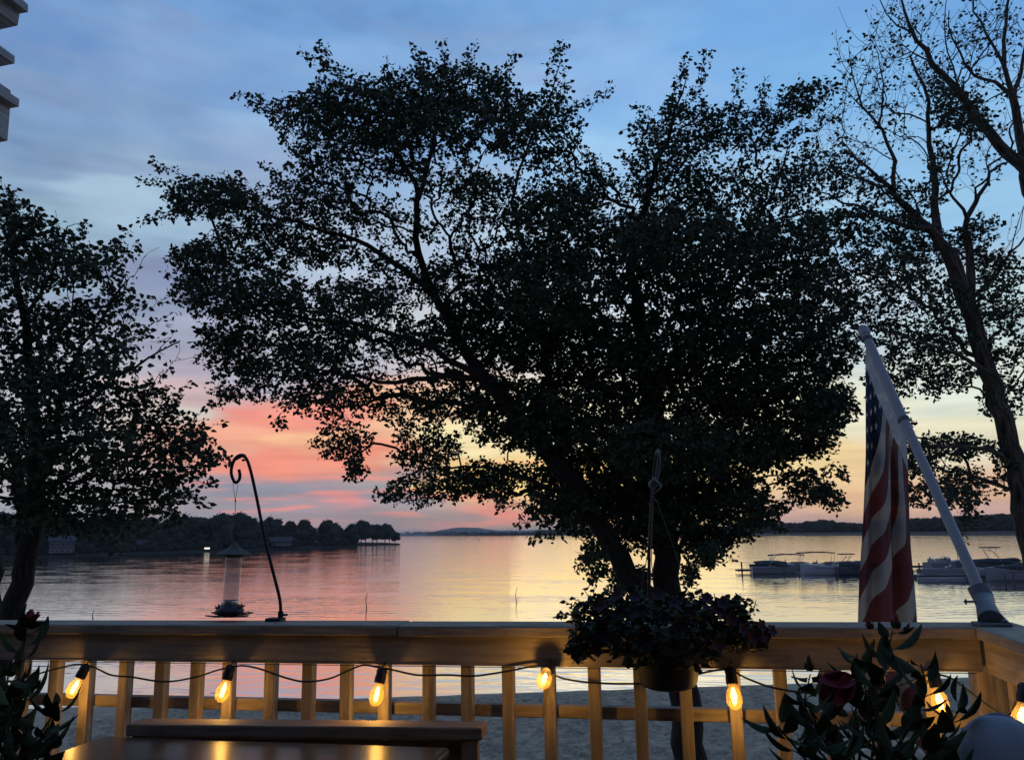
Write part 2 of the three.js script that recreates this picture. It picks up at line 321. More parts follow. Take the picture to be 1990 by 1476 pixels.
bank('far_bank', rightShore, 260, 1.1);
{
  const pos = [], idx = [], cols = 90;                   // low mountain far beyond the lake
  for (let i = 0; i <= cols; i++) {
    const px = 700 + i * 6, b = at(px, 1036, 5200), e = Math.exp(-(((px - 905) / 55) ** 2)) * 0.85 + Math.exp(-(((px - 860) / 40) ** 2)) * 0.25 + Math.exp(-(((px - 1060) / 120) ** 2)) * 0.4;
    const y = 6 + 42 * e + 5 * noise(px * 0.05, 2, 1);
    pos.push(b.x, -1, b.z + 300, b.x, y * 0.6, b.z + 130, b.x, y, b.z, b.x, -1, b.z - 300);
  }
  for (let i = 0; i < cols; i++) for (let k = 0; k < 3; k++) { const a = i * 4 + k, b = a + 4; idx.push(a, b, a + 1, a + 1, b, b + 1); }
  const g = new THREE.BufferGeometry();
  g.setAttribute('position', new THREE.Float32BufferAttribute(pos, 3)); g.setIndex(idx); g.computeVertexNormals();
  struct('hills', g, std({ name: 'far_woods', color: rgb(0.1, 0.115, 0.115), roughness: 1 }));
}

// crowns of far trees: lumps with a ragged skin of leaf clumps
const farLeaf = std({ name: 'far_foliage', color: rgb(0.032, 0.042, 0.026), roughness: 1, side: THREE.DoubleSide });
const farBark = std({ name: 'far_bark', color: rgb(0.05, 0.045, 0.04), roughness: 1 });
function lump(r, sx, sy, sz, x, y, z, det, k) {
  const g = mergeVertices(new THREE.IcosahedronGeometry(r, det).deleteAttribute('normal').deleteAttribute('uv')), p = g.attributes.position;
  for (let i = 0; i < p.count; i++) {
    const v = V().fromBufferAttribute(p, i), m = 1 + 0.55 * fbm(v.x / r * 1.7 + k * 9, v.y / r * 1.7, v.z / r * 1.7 + k * 3, 3);
    p.setXYZ(i, v.x * m * sx + x, v.y * m * sy + y, v.z * m * sz + z);
  }
  g.computeVertexNormals();
  return g;
}
function farCrown(k, w, lowest) {                        // unit tree: height 1, crown from `lowest` to 1
  const gs = [], n = 8;
  for (let i = 0; i < n; i++) {
    const a = i * 2.4, f = i / (n - 1), y = lerp(lowest + 0.13, 0.86, f), rad = w * Math.sin(Math.PI * lerp(0.3, 0.85, f)) * (i === n - 1 ? 0.1 : 0.62);
    gs.push(lump(rr(0.15, 0.21), 1.1 * w / 0.3, 0.95, 1.1 * w / 0.3, Math.cos(a) * rad, y, Math.sin(a) * rad, 2, k + i * 0.37));
  }
  const body = join(gs), p = body.attributes.position, nn = body.attributes.normal, extra = [], q = new THREE.PlaneGeometry(1, 1);
  for (let i = 0; i < 520; i++) {
    const j = Math.floor(rnd() * p.count), s = rr(0.02, 0.058), m = new THREE.Matrix4().compose(V().fromBufferAttribute(p, j).addScaledVector(V().fromBufferAttribute(nn, j), s * 0.7), new THREE.Quaternion().setFromEuler(new THREE.Euler(rnd() * 6, rnd() * 6, rnd() * 6)), V(s, s * 0.7, s));
    extra.push(q.clone().applyMatrix4(m));
  }
  return join([body, ...extra]);
}
reseed(11);
const farCrowns = [[0.25, 0.14], [0.3, 0.1], [0.34, 0.12], [0.2, 0.2], [0.27, 0.1]].map(([w, l], k) => farCrown(k * 3.1, w, l));
const raisedCrown = farCrown(17.7, 0.3, 0.3);
const farTrunk = tube([V(0, 0, 0), V(0.01, 0.3, 0), V(0, 0.7, 0)], [0.022, 0.016, 0.008], 5);
{
  reseed(12);
  const topY = [[-160, 985], [0, 1000], [120, 1004], [240, 1008], [350, 1006], [380, 1002], [430, 1003], [470, 1001], [482, 1012], [540, 1010], [560, 1016], [585, 1012], [620, 1016], [650, 1013], [680, 1020], [700, 1016], [742, 1012], [765, 1022], [780, 1034]];
  const top = (px) => { for (let i = 1; i < topY.length; i++) if (px <= topY[i][0]) return lerp(topY[i - 1][1], topY[i][1], (px - topY[i - 1][0]) / (topY[i][0] - topY[i - 1][0])); return 1034; };
  const proto = (crown, high) => { const g = new THREE.Group(); part('crown', crown, farLeaf, g); if (high) part('trunk', farTrunk, farBark, g); else part('trunk', farTrunk, farBark, g); return g; };
  const protos = farCrowns.map((c) => proto(c)), raised = proto(raisedCrown, true);
  let px = -60;
  const row = [];
  const tone = ['broad round topped', 'tall domed', 'wide spreading', 'narrow upright', 'loosely rounded'];
  while (px < 778) {
    const sh = onY(px, leftShoreY(px), 0), tip = px > 690, back = tip ? rr(3, 9) : rr(10, 46), dir = V(sh.x, 0, sh.z).normalize(), b = sh.clone().addScaledVector(dir, back);
    b.y = 0.6 + Math.min(2.2, back * 0.06);
    const d = RI.elements, depth = -(V(b.x, b.y - 7, b.z).applyMatrix4(RI).z), want = at(px, top(px) + rr(-6, 12), depth).y;
    const h = Math.max(5, want - b.y), k = Math.floor(rnd() * 5), o = (tip ? raised : protos[k]).clone();
    o.name = numbered('shore_tree');
    o.position.copy(b); o.rotation.y = rnd() * 6.28; const wd = rr(0.9, 1.35); o.scale.set(h * wd, h, h * wd);
    scene.add(o);
    row.push([o, tip ? 'bare trunked' : tone[k]]);
    px += rr(7, 15) * (tip ? 1.1 : 1);
  }
  const ones = ['', 'first', 'second', 'third', 'fourth', 'fifth', 'sixth', 'seventh', 'eighth', 'ninth', 'tenth', 'eleventh', 'twelfth', 'thirteenth', 'fourteenth', 'fifteenth', 'sixteenth', 'seventeenth', 'eighteenth', 'nineteenth'], tens = ['', '', 'twenty', 'thirty', 'forty', 'fifty', 'sixty', 'seventy', 'eighty', 'ninety'], tenth = ['', '', 'twentieth', 'thirtieth', 'fortieth', 'fiftieth', 'sixtieth', 'seventieth', 'eightieth', 'ninetieth'];
  const nth = (n) => (n < 20 ? ones[n] : n % 10 ? `${tens[Math.floor(n / 10)]} ${ones[n % 10]}` : tenth[n / 10]);
  row.reverse().forEach(([o, look], i) => tag(o, `${look} dark tree, ${nth(i + 1)} from the tip of the left point`, 'tree', 'trees along the far left shore'));
  // undergrowth along that bank
  const m = new THREE.Matrix4(), list = [];
  for (let p = -170; p < 690; p += 2.2) { const sh = onY(p, leftShoreY(p), 0), dir = V(sh.x, 0, sh.z).normalize(), q = rr(5, 34), b = sh.clone().addScaledVector(dir, q), s = rr(3, 7); list.push([b.x, 0.3 + q * 0.05 - s * 0.1, b.z, s]); }
  const u = new THREE.InstancedMesh(farCrowns[2], farLeaf, list.length);
  list.forEach(([x, y, z, s], i) => u.setMatrixAt(i, m.compose(V(x, y, z), new THREE.Quaternion().setFromAxisAngle(V(0, 1, 0), i), V(s * 1.5, s, s * 1.5))));
  u.name = 'undergrowth'; u.userData.kind = 'stuff'; tag(u, 'dark undergrowth below the trees on the far left shore', 'shrubs'); u.castShadow = u.receiveShadow = true;
  scene.add(u);
  // the far right woods and the low woods at the end of the lake
  const tR = (p) => (p < 1040 ? 1033.5 : p < 1380 ? lerp(1030, 1026, (p - 1040) / 340) : p < 1440 ? lerp(1026, 1014, (p - 1380) / 60) : p < 1700 ? 1013 + 3 * Math.sin(p * 0.05) : p < 1850 ? lerp(1012, 1003, (p - 1700) / 150) : p < 1990 ? lerp(1003, 997, (p - 1850) / 140) : 996);
  const woods = [];
  for (let p = 770; p < 2250; p += 2.1) for (let k = 0; k < 2; k++) {
    const sh = onY(p, p < 1000 ? 1040.6 : rightShoreY(p), 0), dir = V(sh.x, 0, sh.z).normalize(), q = rr(4, k ? 50 : 150), b = sh.clone().addScaledVector(dir, q);
    const depth = -(V(b.x, -7, b.z).applyMatrix4(RI).z), want = at(p, tR(p) + (k ? rr(3, 14) * (1040 - tR(p)) / 26 : rr(-2, 3)), depth).y, h = clamp(want - 1, 4, 40);
    woods.push([b.x, 0.5, b.z, h, Math.min(h * rr(1, 1.5), 26)]);
  }
  const w = new THREE.InstancedMesh(farCrowns[4], farLeaf, woods.length);
  woods.forEach(([x, y, z, h, wd], i) => w.setMatrixAt(i, m.compose(V(x, y, z), new THREE.Quaternion().setFromAxisAngle(V(0, 1, 0), i * 1.7), V(wd, h, wd))));
  w.name = 'far_woods'; w.userData.kind = 'stuff'; tag(w, 'hazy woods lining the far shore across the lake', 'woods'); w.castShadow = w.receiveShadow = true;
  scene.add(w);
}

// ---------------------------------------------------------------- the big trees
const leafShape = (() => {                               // a pointed oval leaf, folded a little along its rib; length 1 along +y from the stalk
  const pts = [[0, 0], [0.26, 0.16], [0.36, 0.38], [0.25, 0.68], [0, 1.05]], pos = [], uv = [], idx = [];
  pts.forEach(([x, y], i) => { const c = -0.16 * y * y; pos.push(0, y, c, x, y, c + x * 0.32, -x, y, c + x * 0.32); uv.push(0.5, y, 0.5 + x, y, 0.5 - x, y); if (i) { const a = (i - 1) * 3, b = i * 3; idx.push(a, a + 1, b, a + 1, b + 1, b, a, b, a + 2, a + 2, b, b + 2); } });
  pos.push(0.015, 0, 0, -0.015, 0, 0, 0, -0.3, 0.03); uv.push(0.5, 0, 0.5, 0, 0.5, 0); idx.push(15, 16, 17);
  const g = new THREE.BufferGeometry();
  g.setAttribute('position', new THREE.Float32BufferAttribute(pos, 3)); g.setAttribute('uv', new THREE.Float32BufferAttribute(uv, 2)); g.setIndex(idx);
  const f = g.toNonIndexed(); f.computeVertexNormals();
  return f;
})();

// Branches grow from the main limbs to points spread through the crown, always along the shortest way back to the trunk; leaves sit along the outer twigs.
function growTree(spec) {
  reseed(spec.seed);
  const T = spec.depth, P = [], parent = [], path = [], rmin = [], isLimb = [], lf = [];
  const add = (p, par, r, limb, leaves) => { P.push(p); parent.push(par); path.push(par < 0 ? 0 : path[par] + p.distanceTo(P[par])); rmin.push(r); isLimb.push(limb); lf.push(leaves); return P.length - 1; };
  for (const [r0, r1, ...pts] of spec.limbs) {
    const w = pts.map(([x, y, dz = 0]) => at(x, y, T + dz)), c = new THREE.CatmullRomCurve3(w, false, 'centripetal'), n = Math.max(3, Math.round(c.getLength() / 0.28)), cp = c.getSpacedPoints(n);
    let par = -1;
    if (P.length && !spec.limbs.roots?.includes(pts)) {
      let best = 1e9;
      P.forEach((p, i) => { const d = p.distanceTo(cp[0]); if (d < best) { best = d; par = i; } });
      if (best > 2.5) par = -1;
    }
    cp.forEach((p, i) => { const f = i / n; if (i && i < n) p.add(V(gauss(), gauss(), gauss()).multiplyScalar(0.035)); par = add(p, par, lerp(r0, r1, Math.pow(f, 0.8)), true, 0); });
  }
  const Q = [];
  for (const [cx, cy, rx, ry, n, leaves = 1, dz = null] of spec.blobs) {
    const z0 = dz ?? gauss() * spec.spread, rz = clamp((rx + ry) / 2 * T / FPX, 0.35, 1.7);
    const lv = leaves * (spec.dense?.(cx, cy) ?? 1), zf = spec.front?.(cx) ?? 0;
    for (let i = 0; i < n * (spec.more ?? 1); i++) {
      let x, y, z; do { x = rr(-1, 1); y = rr(-1, 1); z = rr(-1, 1); } while (x * x + y * y + z * z > 1);
      Q.push([at(cx + x * rx, cy + y * ry, T + z0 + zf + z * rz), lv]);
    }
  }
  for (const [x0, y0, x1, y1, n, j = 9, leaves = 1] of spec.sprays) {
    const z0 = gauss() * spec.spread, z1 = z0 + gauss() * 0.5;
    for (let i = 0; i < n; i++) { const f = (i + rnd()) / n, k = j * (1.25 - 0.75 * f); Q.push([at(lerp(x0, x1, f) + gauss() * k, lerp(y0, y1, f) + gauss() * k + 10 * f * (1 - f), T + lerp(z0, z1, f) + gauss() * 0.12), leaves]); }
  }
  const m = Q.length, cost = new Float64Array(m).fill(1e9), from = new Int32Array(m), done = new Uint8Array(m), bf = spec.bf ?? 0.22;
  const qx = Float64Array.from(Q, (q) => q[0].x), qy = Float64Array.from(Q, (q) => q[0].y), qz = Float64Array.from(Q, (q) => q[0].z);
  const relax = (i) => { const { x, y, z } = P[i], base = bf * path[i]; for (let k = 0; k < m; k++) if (!done[k]) { const dx = qx[k] - x, dy = qy[k] - y, dz = qz[k] - z, c = Math.sqrt(dx * dx + dy * dy + dz * dz) + base; if (c < cost[k]) { cost[k] = c; from[k] = i; } } };
  for (let i = 0; i < P.length; i++) relax(i);
  for (let s = 0; s < m; s++) {
    let b = -1, bc = 1e9;
    for (let k = 0; k < m; k++) if (!done[k] && cost[k] < bc) { bc = cost[k]; b = k; }
    done[b] = 1;
    const a = from[b], q = Q[b][0], d = q.distanceTo(P[a]), dir = parent[a] >= 0 ? P[a].clone().sub(P[parent[a]]).normalize() : V(0, 1, 0);
    const mid = P[a].clone().lerp(q, 0.5).addScaledVector(dir, isLimb[a] ? 0.06 * d : 0.16 * d).add(V(gauss(), gauss(), gauss()).multiplyScalar(0.045 * d));
    const k = add(mid, a, 0, false, Q[b][1]), e = add(q, k, 0, false, Q[b][1]);
    relax(k); relax(e);
  }
  if (spec.fans) {                                        // bare young twigs arching upward from the outer limbs
    const ok = P.map((p, i) => i).filter((i) => P[i].y > spec.fanAbove && rmin[i] < 0.035);
    for (let k = 0; k < spec.fans; k++) {
      let i = ok[Math.floor(rnd() * ok.length)], p = P[i].clone(), d = V(gauss(), rr(-0.1, 0.7), gauss() * 0.7).normalize();
      const n = 3 + Math.floor(rnd() * 4), step = rr(0.1, 0.2);
      for (let j = 0; j < n; j++) {
        d.add(V(gauss() * 0.16, 0.26, gauss() * 0.16)).normalize();
        p = p.clone().addScaledVector(d, step);
        i = add(p, i, 0, false, 0.1);
        if (rnd() < 0.3) add(p.clone().addScaledVector(V(gauss(), 0.7, gauss()).normalize(), rr(0.1, 0.24)), i, 0, false, 0.2);
      }
    }
  }
  const N = P.length, count = new Float64Array(N), kids = P.map(() => []);
  for (let i = 0; i < N; i++) if (parent[i] >= 0) kids[parent[i]].push(i);
  for (let i = N - 1; i >= 0; i--) { if (!kids[i].length) count[i] = 1; if (parent[i] >= 0) count[parent[i]] += count[i]; }
  const rad = P.map((_, i) => Math.max(rmin[i], (spec.twig ?? 0.0035) * Math.pow(count[i], 1 / 2.35)));
  for (let i = N - 1; i >= 0; i--) if (parent[i] >= 0 && !isLimb[parent[i]]) rad[parent[i]] = Math.max(rad[parent[i]], rad[i]);
  const base = spec.base.clone(), thick = [], thin = [];
  const chain = (start, par) => {
    const pts = [], rs = [], todo = [];
    if (par >= 0) { pts.push(P[par].clone().sub(base)); rs.push(Math.min(rad[par], rad[start] * 1.2)); }
    let i = start;
    while (i !== undefined) {
      pts.push(P[i].clone().sub(base)); rs.push(rad[i]);
      const ks = [...kids[i]].sort((a, b) => (isLimb[b] - isLimb[a]) || rad[b] - rad[a]);
      ks.slice(1).forEach((k) => todo.push([k, i]));
      i = ks[0];
    }
    if (pts.length > 1) { const r = rs[0]; (r > 0.03 ? thick : thin).push(tube(pts, rs, r > 0.12 ? 12 : r > 0.05 ? 8 : r > 0.015 ? 5 : 3, false)); }
    return todo;
  };
  let todo = [];
  for (let i = 0; i < N; i++) if (parent[i] < 0) todo.push([i, -1]);
  while (todo.length) { const [i, p] = todo.pop(); todo.push(...chain(i, p)); }
  const g = thing(spec.name, spec.label, 'tree', base);
  part('trunk', thick, spec.bark ?? bark, g);
  part('branches', thin, spec.bark ?? bark, g);
  // leaves
  const mats = [], mm = new THREE.Matrix4(), up = V(0, 1, 0), L = spec.leaf;
  const leaf = (p, dir) => {
    const yaw = rnd() * 6.283, d = V(Math.cos(yaw), rr(-1.1, 0.25) + (spec.perk ?? 0), Math.sin(yaw)).addScaledVector(dir, 0.7).normalize(), s = L * rr(0.5, 1.25);
    const side = V(gauss(), gauss() * 0.6, gauss()).cross(d).normalize(), nz = side.clone().cross(d);
    mm.makeBasis(side.multiplyScalar(s), d.clone().multiplyScalar(s), nz.multiplyScalar(s));
    mm.setPosition(p.x + d.x * s * 0.3 - base.x, p.y + d.y * s * 0.3 - base.y, p.z + d.z * s * 0.3 - base.z);
    mats.push(mm.clone());
  };
  for (let i = 0; i < N; i++) {
    if (isLimb[i] || !lf[i] || count[i] > 26) continue;
    const a = P[parent[i]], b = P[i], d = b.clone().sub(a), len = d.length(), n = lf[i] * len / spec.gap * (count[i] > 10 ? 0.5 : 1);
    d.normalize();
    for (let k = Math.floor(n + rnd()); k > 0; k--) leaf(a.clone().lerp(b, rnd()).add(V(gauss(), gauss(), gauss()).multiplyScalar(0.06)), d);
    if (!kids[i].length) for (let k = Math.floor(4.2 * lf[i] + rnd()); k > 0; k--) leaf(b.clone().add(V(gauss(), gauss(), gauss()).multiplyScalar(0.045)), d);
  }
  const crown = new THREE.InstancedMesh(leafShape, spec.leafMat, mats.length);
  mats.forEach((x, i) => crown.setMatrixAt(i, x));
  const tint = new THREE.Color();
  for (let i = 0; i < mats.length; i++) { const v = rr(0.7, 1.25); crown.setColorAt(i, tint.setRGB(v * rr(0.9, 1.15), v, v * rr(0.8, 1.1))); }
  crown.name = 'crown'; crown.userData.kind = 'stuff'; crown.castShadow = crown.receiveShadow = true;
  g.add(crown);
  console.log(spec.name, 'nodes', N, 'leaves', mats.length);
  return g;
}
const groundAt = (p) => V(p.x, sandHeight(p.x, p.z), p.z);

{
  const T = 13.5, foot = groundAt(at(1350, 1560, T));
  const fpx = [1347, 1640];
  growTree({
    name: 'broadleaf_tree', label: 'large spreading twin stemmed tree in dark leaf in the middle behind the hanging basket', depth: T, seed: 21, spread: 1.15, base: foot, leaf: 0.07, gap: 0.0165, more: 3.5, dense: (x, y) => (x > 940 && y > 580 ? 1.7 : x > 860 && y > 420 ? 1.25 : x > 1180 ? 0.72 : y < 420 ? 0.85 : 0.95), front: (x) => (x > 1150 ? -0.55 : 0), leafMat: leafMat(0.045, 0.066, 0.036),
    limbs: [
      [0.3, 0.2, [fpx[0], fpx[1]], [1335, 1400], [1312, 1260], [1300, 1150], [1290, 1050], [1284, 950]],
      [0.2, 0.008, [1284, 950], [1276, 860, 0.1], [1268, 790, 0.2], [1245, 640, 0.3], [1232, 500, 0.2], [1262, 370, 0.1], [1300, 260], [1335, 150]],
      [0.21, 0.11, [1305, 1230], [1260, 1170, -0.2], [1205, 1085, -0.4], [1150, 1000, -0.5], [1090, 905, -0.4], [1010, 810, -0.2], [930, 720]],
      [0.1, 0.008, [930, 720], [880, 640, 0.1], [835, 560, 0.1], [812, 460, 0], [814, 380, -0.1], [836, 300], [858, 200], [865, 110]],
      [0.06, 0.007, [835, 560], [790, 530, 0.2], [745, 497, 0.4], [700, 473, 0.5], [600, 440, 0.6], [470, 400, 0.8], [330, 348, 0.9]],
      [0.05, 0.007, [814, 380], [790, 330, 0.3], [740, 260, 0.5], [640, 190, 0.8], [560, 178, 0.9]],
      [0.085, 0.007, [1010, 810], [930, 735, -0.6], [860, 690, -0.8], [760, 645, -1], [620, 620, -1.2], [450, 600, -1.4]],
      [0.06, 0.007, [930, 735, -0.6], [850, 730, -0.9], [760, 745, -1.2], [640, 720, -1.3], [520, 710, -1.3]],
      [0.09, 0.007, [1090, 905], [1075, 780, 0.4], [1050, 650, 0.8], [1015, 500, 1], [1000, 360, 1], [1050, 230, 0.8], [1090, 120, 0.6]],
      [0.06, 0.007, [1050, 650, 0.8], [1120, 540, 1.2], [1160, 430, 1.4]],
      [0.09, 0.007, [1268, 790, 0.2], [1310, 700, 0.5], [1390, 600, 0.8], [1450, 480, 1], [1510, 350, 1], [1560, 230, 0.9]],
      [0.07, 0.007, [1284, 950], [1360, 870, -0.6], [1450, 800, -0.9], [1550, 740, -1.1], [1640, 700, -1.2]],
      [0.05, 0.007, [1150, 1000], [1060, 945, -1.1], [950, 910, -1.4], [840, 905, -1.6], [760, 940, -1.6]],
      [0.05, 0.007, [1284, 960], [1370, 950, 0.5], [1470, 930, 0.8], [1580, 920, 0.9]],
      [0.05, 0.007, [1245, 640, 0.3], [1200, 560, -0.5], [1180, 480, -0.8], [1190, 400, -0.9]],
    ],
    blobs: [
      [870, 180, 150, 62, 120, 1.1], [870, 240, 190, 60, 130, 1.1], [680, 190, 100, 42, 60], [720, 245, 140, 48, 80], [1040, 250, 95, 80, 85], [600, 230, 80, 40, 40],
      [690, 310, 150, 55, 80], [560, 400, 190, 62, 110], [400, 385, 90, 42, 42], [520, 480, 160, 50, 85], [470, 560, 120, 55, 60, 0.9],
      [620, 600, 190, 62, 125, 1.1], [560, 690, 150, 52, 85], [690, 690, 140, 60, 70, 0.85], [480, 745, 70, 40, 26], [405, 560, 80, 46, 40], [440, 655, 70, 42, 38], [385, 500, 66, 32, 24], [640, 770, 110, 45, 48], [670, 850, 60, 42, 28], [690, 905, 30, 24, 10],
      [800, 790, 90, 40, 34, 0.8], [830, 870, 75, 50, 46], [850, 940, 95, 34, 44], [960, 930, 90, 42, 46], [760, 960, 34, 16, 9],
      [880, 345, 90, 46, 36, 0.8], [965, 385, 80, 60, 42, 0.9], [640, 485, 80, 40, 26, 0.8], [755, 505, 70, 36, 20, 0.7], [900, 420, 100, 80, 38, 0.7], [760, 430, 80, 55, 26, 0.7], [930, 540, 130, 75, 95], [760, 560, 90, 50, 30, 0.8], [1000, 640, 180, 80, 150, 1.1], [860, 660, 110, 50, 60],
      [900, 760, 130, 60, 70, 0.85], [1020, 800, 130, 75, 110, 1.1], [1080, 450, 110, 95, 110, 1.1], [1120, 350, 80, 60, 50], [1090, 560, 130, 80, 110, 1.1], [1140, 690, 150, 90, 140, 1.1], [1130, 820, 150, 85, 135, 1.15], [1160, 930, 150, 80, 120, 1.15], [1090, 985, 70, 36, 36], [1190, 1010, 110, 40, 50],
      [1330, 250, 90, 66, 75], [1300, 320, 80, 52, 50], [1460, 250, 95, 56, 62], [1555, 195, 50, 36, 22], [1300, 390, 110, 60, 85, 1.1], [1440, 370, 140, 62, 105], [1560, 330, 60, 60, 26, 0.8], [1350, 470, 160, 66, 120, 1.1], [1530, 470, 100, 66, 66], [1230, 480, 80, 70, 60],
      [1300, 570, 130, 75, 105, 1], [1450, 570, 150, 75, 110, 0.95], [1580, 580, 90, 66, 50], [1300, 670, 140, 70, 95, 0.9], [1470, 670, 150, 75, 115], [1600, 680, 70, 60, 42], [1330, 770, 150, 70, 125, 1.1], [1510, 770, 140, 65, 120, 1.1], [1610, 800, 55, 50, 30],
      [1300, 870, 130, 62, 115, 1.2], [1430, 870, 120, 55, 95, 1.1], [1540, 850, 100, 42, 56], [1250, 950, 120, 60, 95, 1.2], [1390, 950, 110, 45, 66], [1330, 1000, 110, 42, 66, 1.1], [1460, 990, 70, 36, 30], [1560, 940, 55, 34, 18, 0.8], [1610, 960, 34, 22, 9, 0.8], [1350, 1050, 60, 32, 24, 0.9], [1400, 1040, 60, 30, 20], [1250, 1040, 55, 40, 30, 1],
      [1155, 1090, 22, 40, 12], [1195, 1125, 20, 24, 7], [1235, 1125, 28, 26, 10], [1375, 1075, 34, 22, 10], [1340, 1110, 14, 26, 6, 0.8],
    ],
    sprays: [
      [600, 205, 447, 182, 18], [560, 235, 480, 200, 9], [720, 170, 585, 100, 18], [640, 130, 620, 78, 7, 7], [780, 190, 745, 118, 10], [830, 150, 805, 88, 9], [865, 130, 862, 74, 8, 7], [900, 140, 922, 84, 9], [960, 170, 1003, 98, 10], [1060, 190, 1085, 82, 12], [1085, 110, 1098, 78, 4, 6], [1100, 210, 1188, 176, 12], [1110, 260, 1132, 300, 8], [1080, 190, 1110, 160, 6], [590, 300, 545, 262, 8],
      [400, 360, 266, 348, 15], [380, 350, 292, 316, 9], [380, 400, 275, 428, 12], [480, 330, 430, 345, 7], [540, 345, 510, 320, 6], [440, 470, 340, 490, 10], [430, 540, 318, 528, 11], [450, 600, 362, 606, 9], [470, 650, 385, 690, 12], [450, 720, 375, 690, 7], [480, 755, 400, 790, 10], [440, 760, 405, 755, 5], [560, 800, 540, 828, 5], [650, 870, 600, 862, 6], [680, 900, 690, 932, 5], [820, 950, 722, 962, 11], [860, 960, 790, 978, 7], [960, 960, 985, 985, 7],
      [1030, 990, 1010, 1010, 5], [1120, 1020, 1030, 1046, 9, 8], [1150, 1040, 1120, 1120, 7, 8],
      [1310, 220, 1328, 108, 13], [1350, 200, 1372, 98, 12], [1260, 290, 1238, 196, 10], [1260, 300, 1215, 240, 8], [1255, 330, 1200, 300, 7], [1420, 220, 1440, 130, 9], [1480, 220, 1490, 150, 7], [1530, 210, 1600, 150, 12], [1560, 220, 1632, 160, 9], [1530, 260, 1625, 225, 10], [1180, 400, 1160, 340, 8], [1210, 390, 1195, 330, 6], [1600, 420, 1668, 400, 8], [1600, 620, 1672, 600, 9], [1610, 740, 1660, 760, 7], [1600, 900, 1650, 920, 7], [1600, 970, 1640, 985, 6], [1490, 1010, 1520, 1025, 6], [1390, 1060, 1425, 1085, 7], [1370, 1070, 1380, 1095, 5],
    ],
  });
}
{
  const T = 12, foot = groundAt(at(-20, 1500, T));
  growTree({
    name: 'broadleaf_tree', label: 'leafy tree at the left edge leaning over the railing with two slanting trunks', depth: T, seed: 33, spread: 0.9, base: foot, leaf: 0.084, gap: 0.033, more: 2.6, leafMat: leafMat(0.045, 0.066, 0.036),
    limbs: [
      [0.22, 0.13, [-60, 1560], [-15, 1330], [18, 1215], [44, 1120], [62, 1050], [70, 960]],
      [0.13, 0.02, [70, 960], [66, 860, 0.2], [58, 760, 0.3], [48, 640, 0.2], [30, 520, 0], [8, 400]],
      [0.11, 0.05, [12, 1225], [38, 1130, 0.25], [46, 1060, 0.4], [40, 960, 0.6], [10, 840, 0.8], [-40, 700, 1], [-70, 560, 1]],
      [0.1, 0.05, [-70, 1300], [-14, 1180, 0.8], [-8, 1080, 0.9], [-30, 960, 1], [-90, 800, 1.2], [-130, 600, 1.2]],
      [0.07, 0.007, [70, 960], [105, 880, -0.3], [115, 780, -0.5], [150, 690, -0.7], [195, 620, -0.8], [245, 545, -0.8]],
      [0.05, 0.01, [66, 860, 0.2], [150, 800, 0.6], [215, 740, 0.9], [280, 700, 1.1], [350, 662, 1.2]],
      [0.05, 0.01, [70, 960], [150, 920, -0.6], [250, 890, -0.9], [350, 870, -1.1], [415, 850, -1.2]],
      [0.035, 0.008, [70, 980], [160, 975, 0.4], [260, 975, 0.6], [340, 970, 0.7]],
      [0.04, 0.01, [48, 640, 0.2], [85, 560, 0.5], [120, 490, 0.6], [130, 440, 0.6]],
    ],
    blobs: [
      [20, 430, 50, 60, 32], [70, 470, 80, 46, 44], [30, 540, 70, 60, 52], [120, 520, 80, 50, 44], [190, 510, 70, 44, 28, 0.85], [225, 570, 45, 45, 16, 0.8], [60, 630, 110, 55, 80, 1.05], [160, 620, 70, 45, 36, 0.9], [100, 710, 130, 52, 90, 1.1], [220, 690, 60, 42, 26, 0.9], [250, 640, 40, 26, 9, 0.8], [40, 780, 110, 60, 85, 1.1], [180, 770, 100, 50, 66, 1], [290, 780, 70, 44, 34], [310, 840, 90, 44, 52], [160, 860, 120, 60, 90, 1.15], [30, 880, 90, 70, 80, 1.1], [270, 910, 100, 46, 62], [370, 880, 56, 42, 30], [110, 960, 110, 52, 80, 1.1], [240, 975, 90, 38, 46], [330, 950, 60, 36, 26], [180, 1015, 110, 24, 34, 0.9], [60, 1010, 70, 30, 26, 0.8], [320, 1000, 34, 20, 9, 0.8],
      [-90, 560, 70, 120, 60], [-100, 760, 80, 130, 70], [-80, 940, 70, 70, 40],
    ],
    sprays: [
      [10, 420, 2, 345, 7, 7], [30, 420, 24, 372, 5, 6], [40, 440, 42, 420, 4], [80, 440, 72, 402, 5], [110, 460, 106, 404, 4, 4, 0.2], [150, 470, 165, 430, 6], [200, 480, 255, 440, 8], [220, 500, 262, 472, 6], [240, 560, 278, 500, 6, 5, 0.25], [278, 500, 309, 478, 4, 3, 0], [240, 610, 290, 580, 7, 6, 0.5], [290, 600, 330, 570, 6, 6, 0.8], [270, 640, 350, 600, 7, 7, 0.6], [260, 655, 352, 668, 7, 6, 0.25], [300, 690, 342, 640, 5, 5, 0.3], [290, 740, 345, 700, 7], [330, 780, 372, 740, 6], [350, 800, 395, 815, 6, 8, 0.8], [370, 830, 432, 828, 9], [390, 870, 436, 880, 8], [390, 890, 470, 890, 6, 5, 0.7], [380, 920, 420, 938, 7], [350, 960, 398, 975, 7], [330, 1000, 350, 1012, 5], [210, 1030, 232, 1078, 6, 5, 0.7], [350, 662, 405, 700, 3, 3, 0.1], [150, 650, 230, 560, 6],
    ],
  });
}
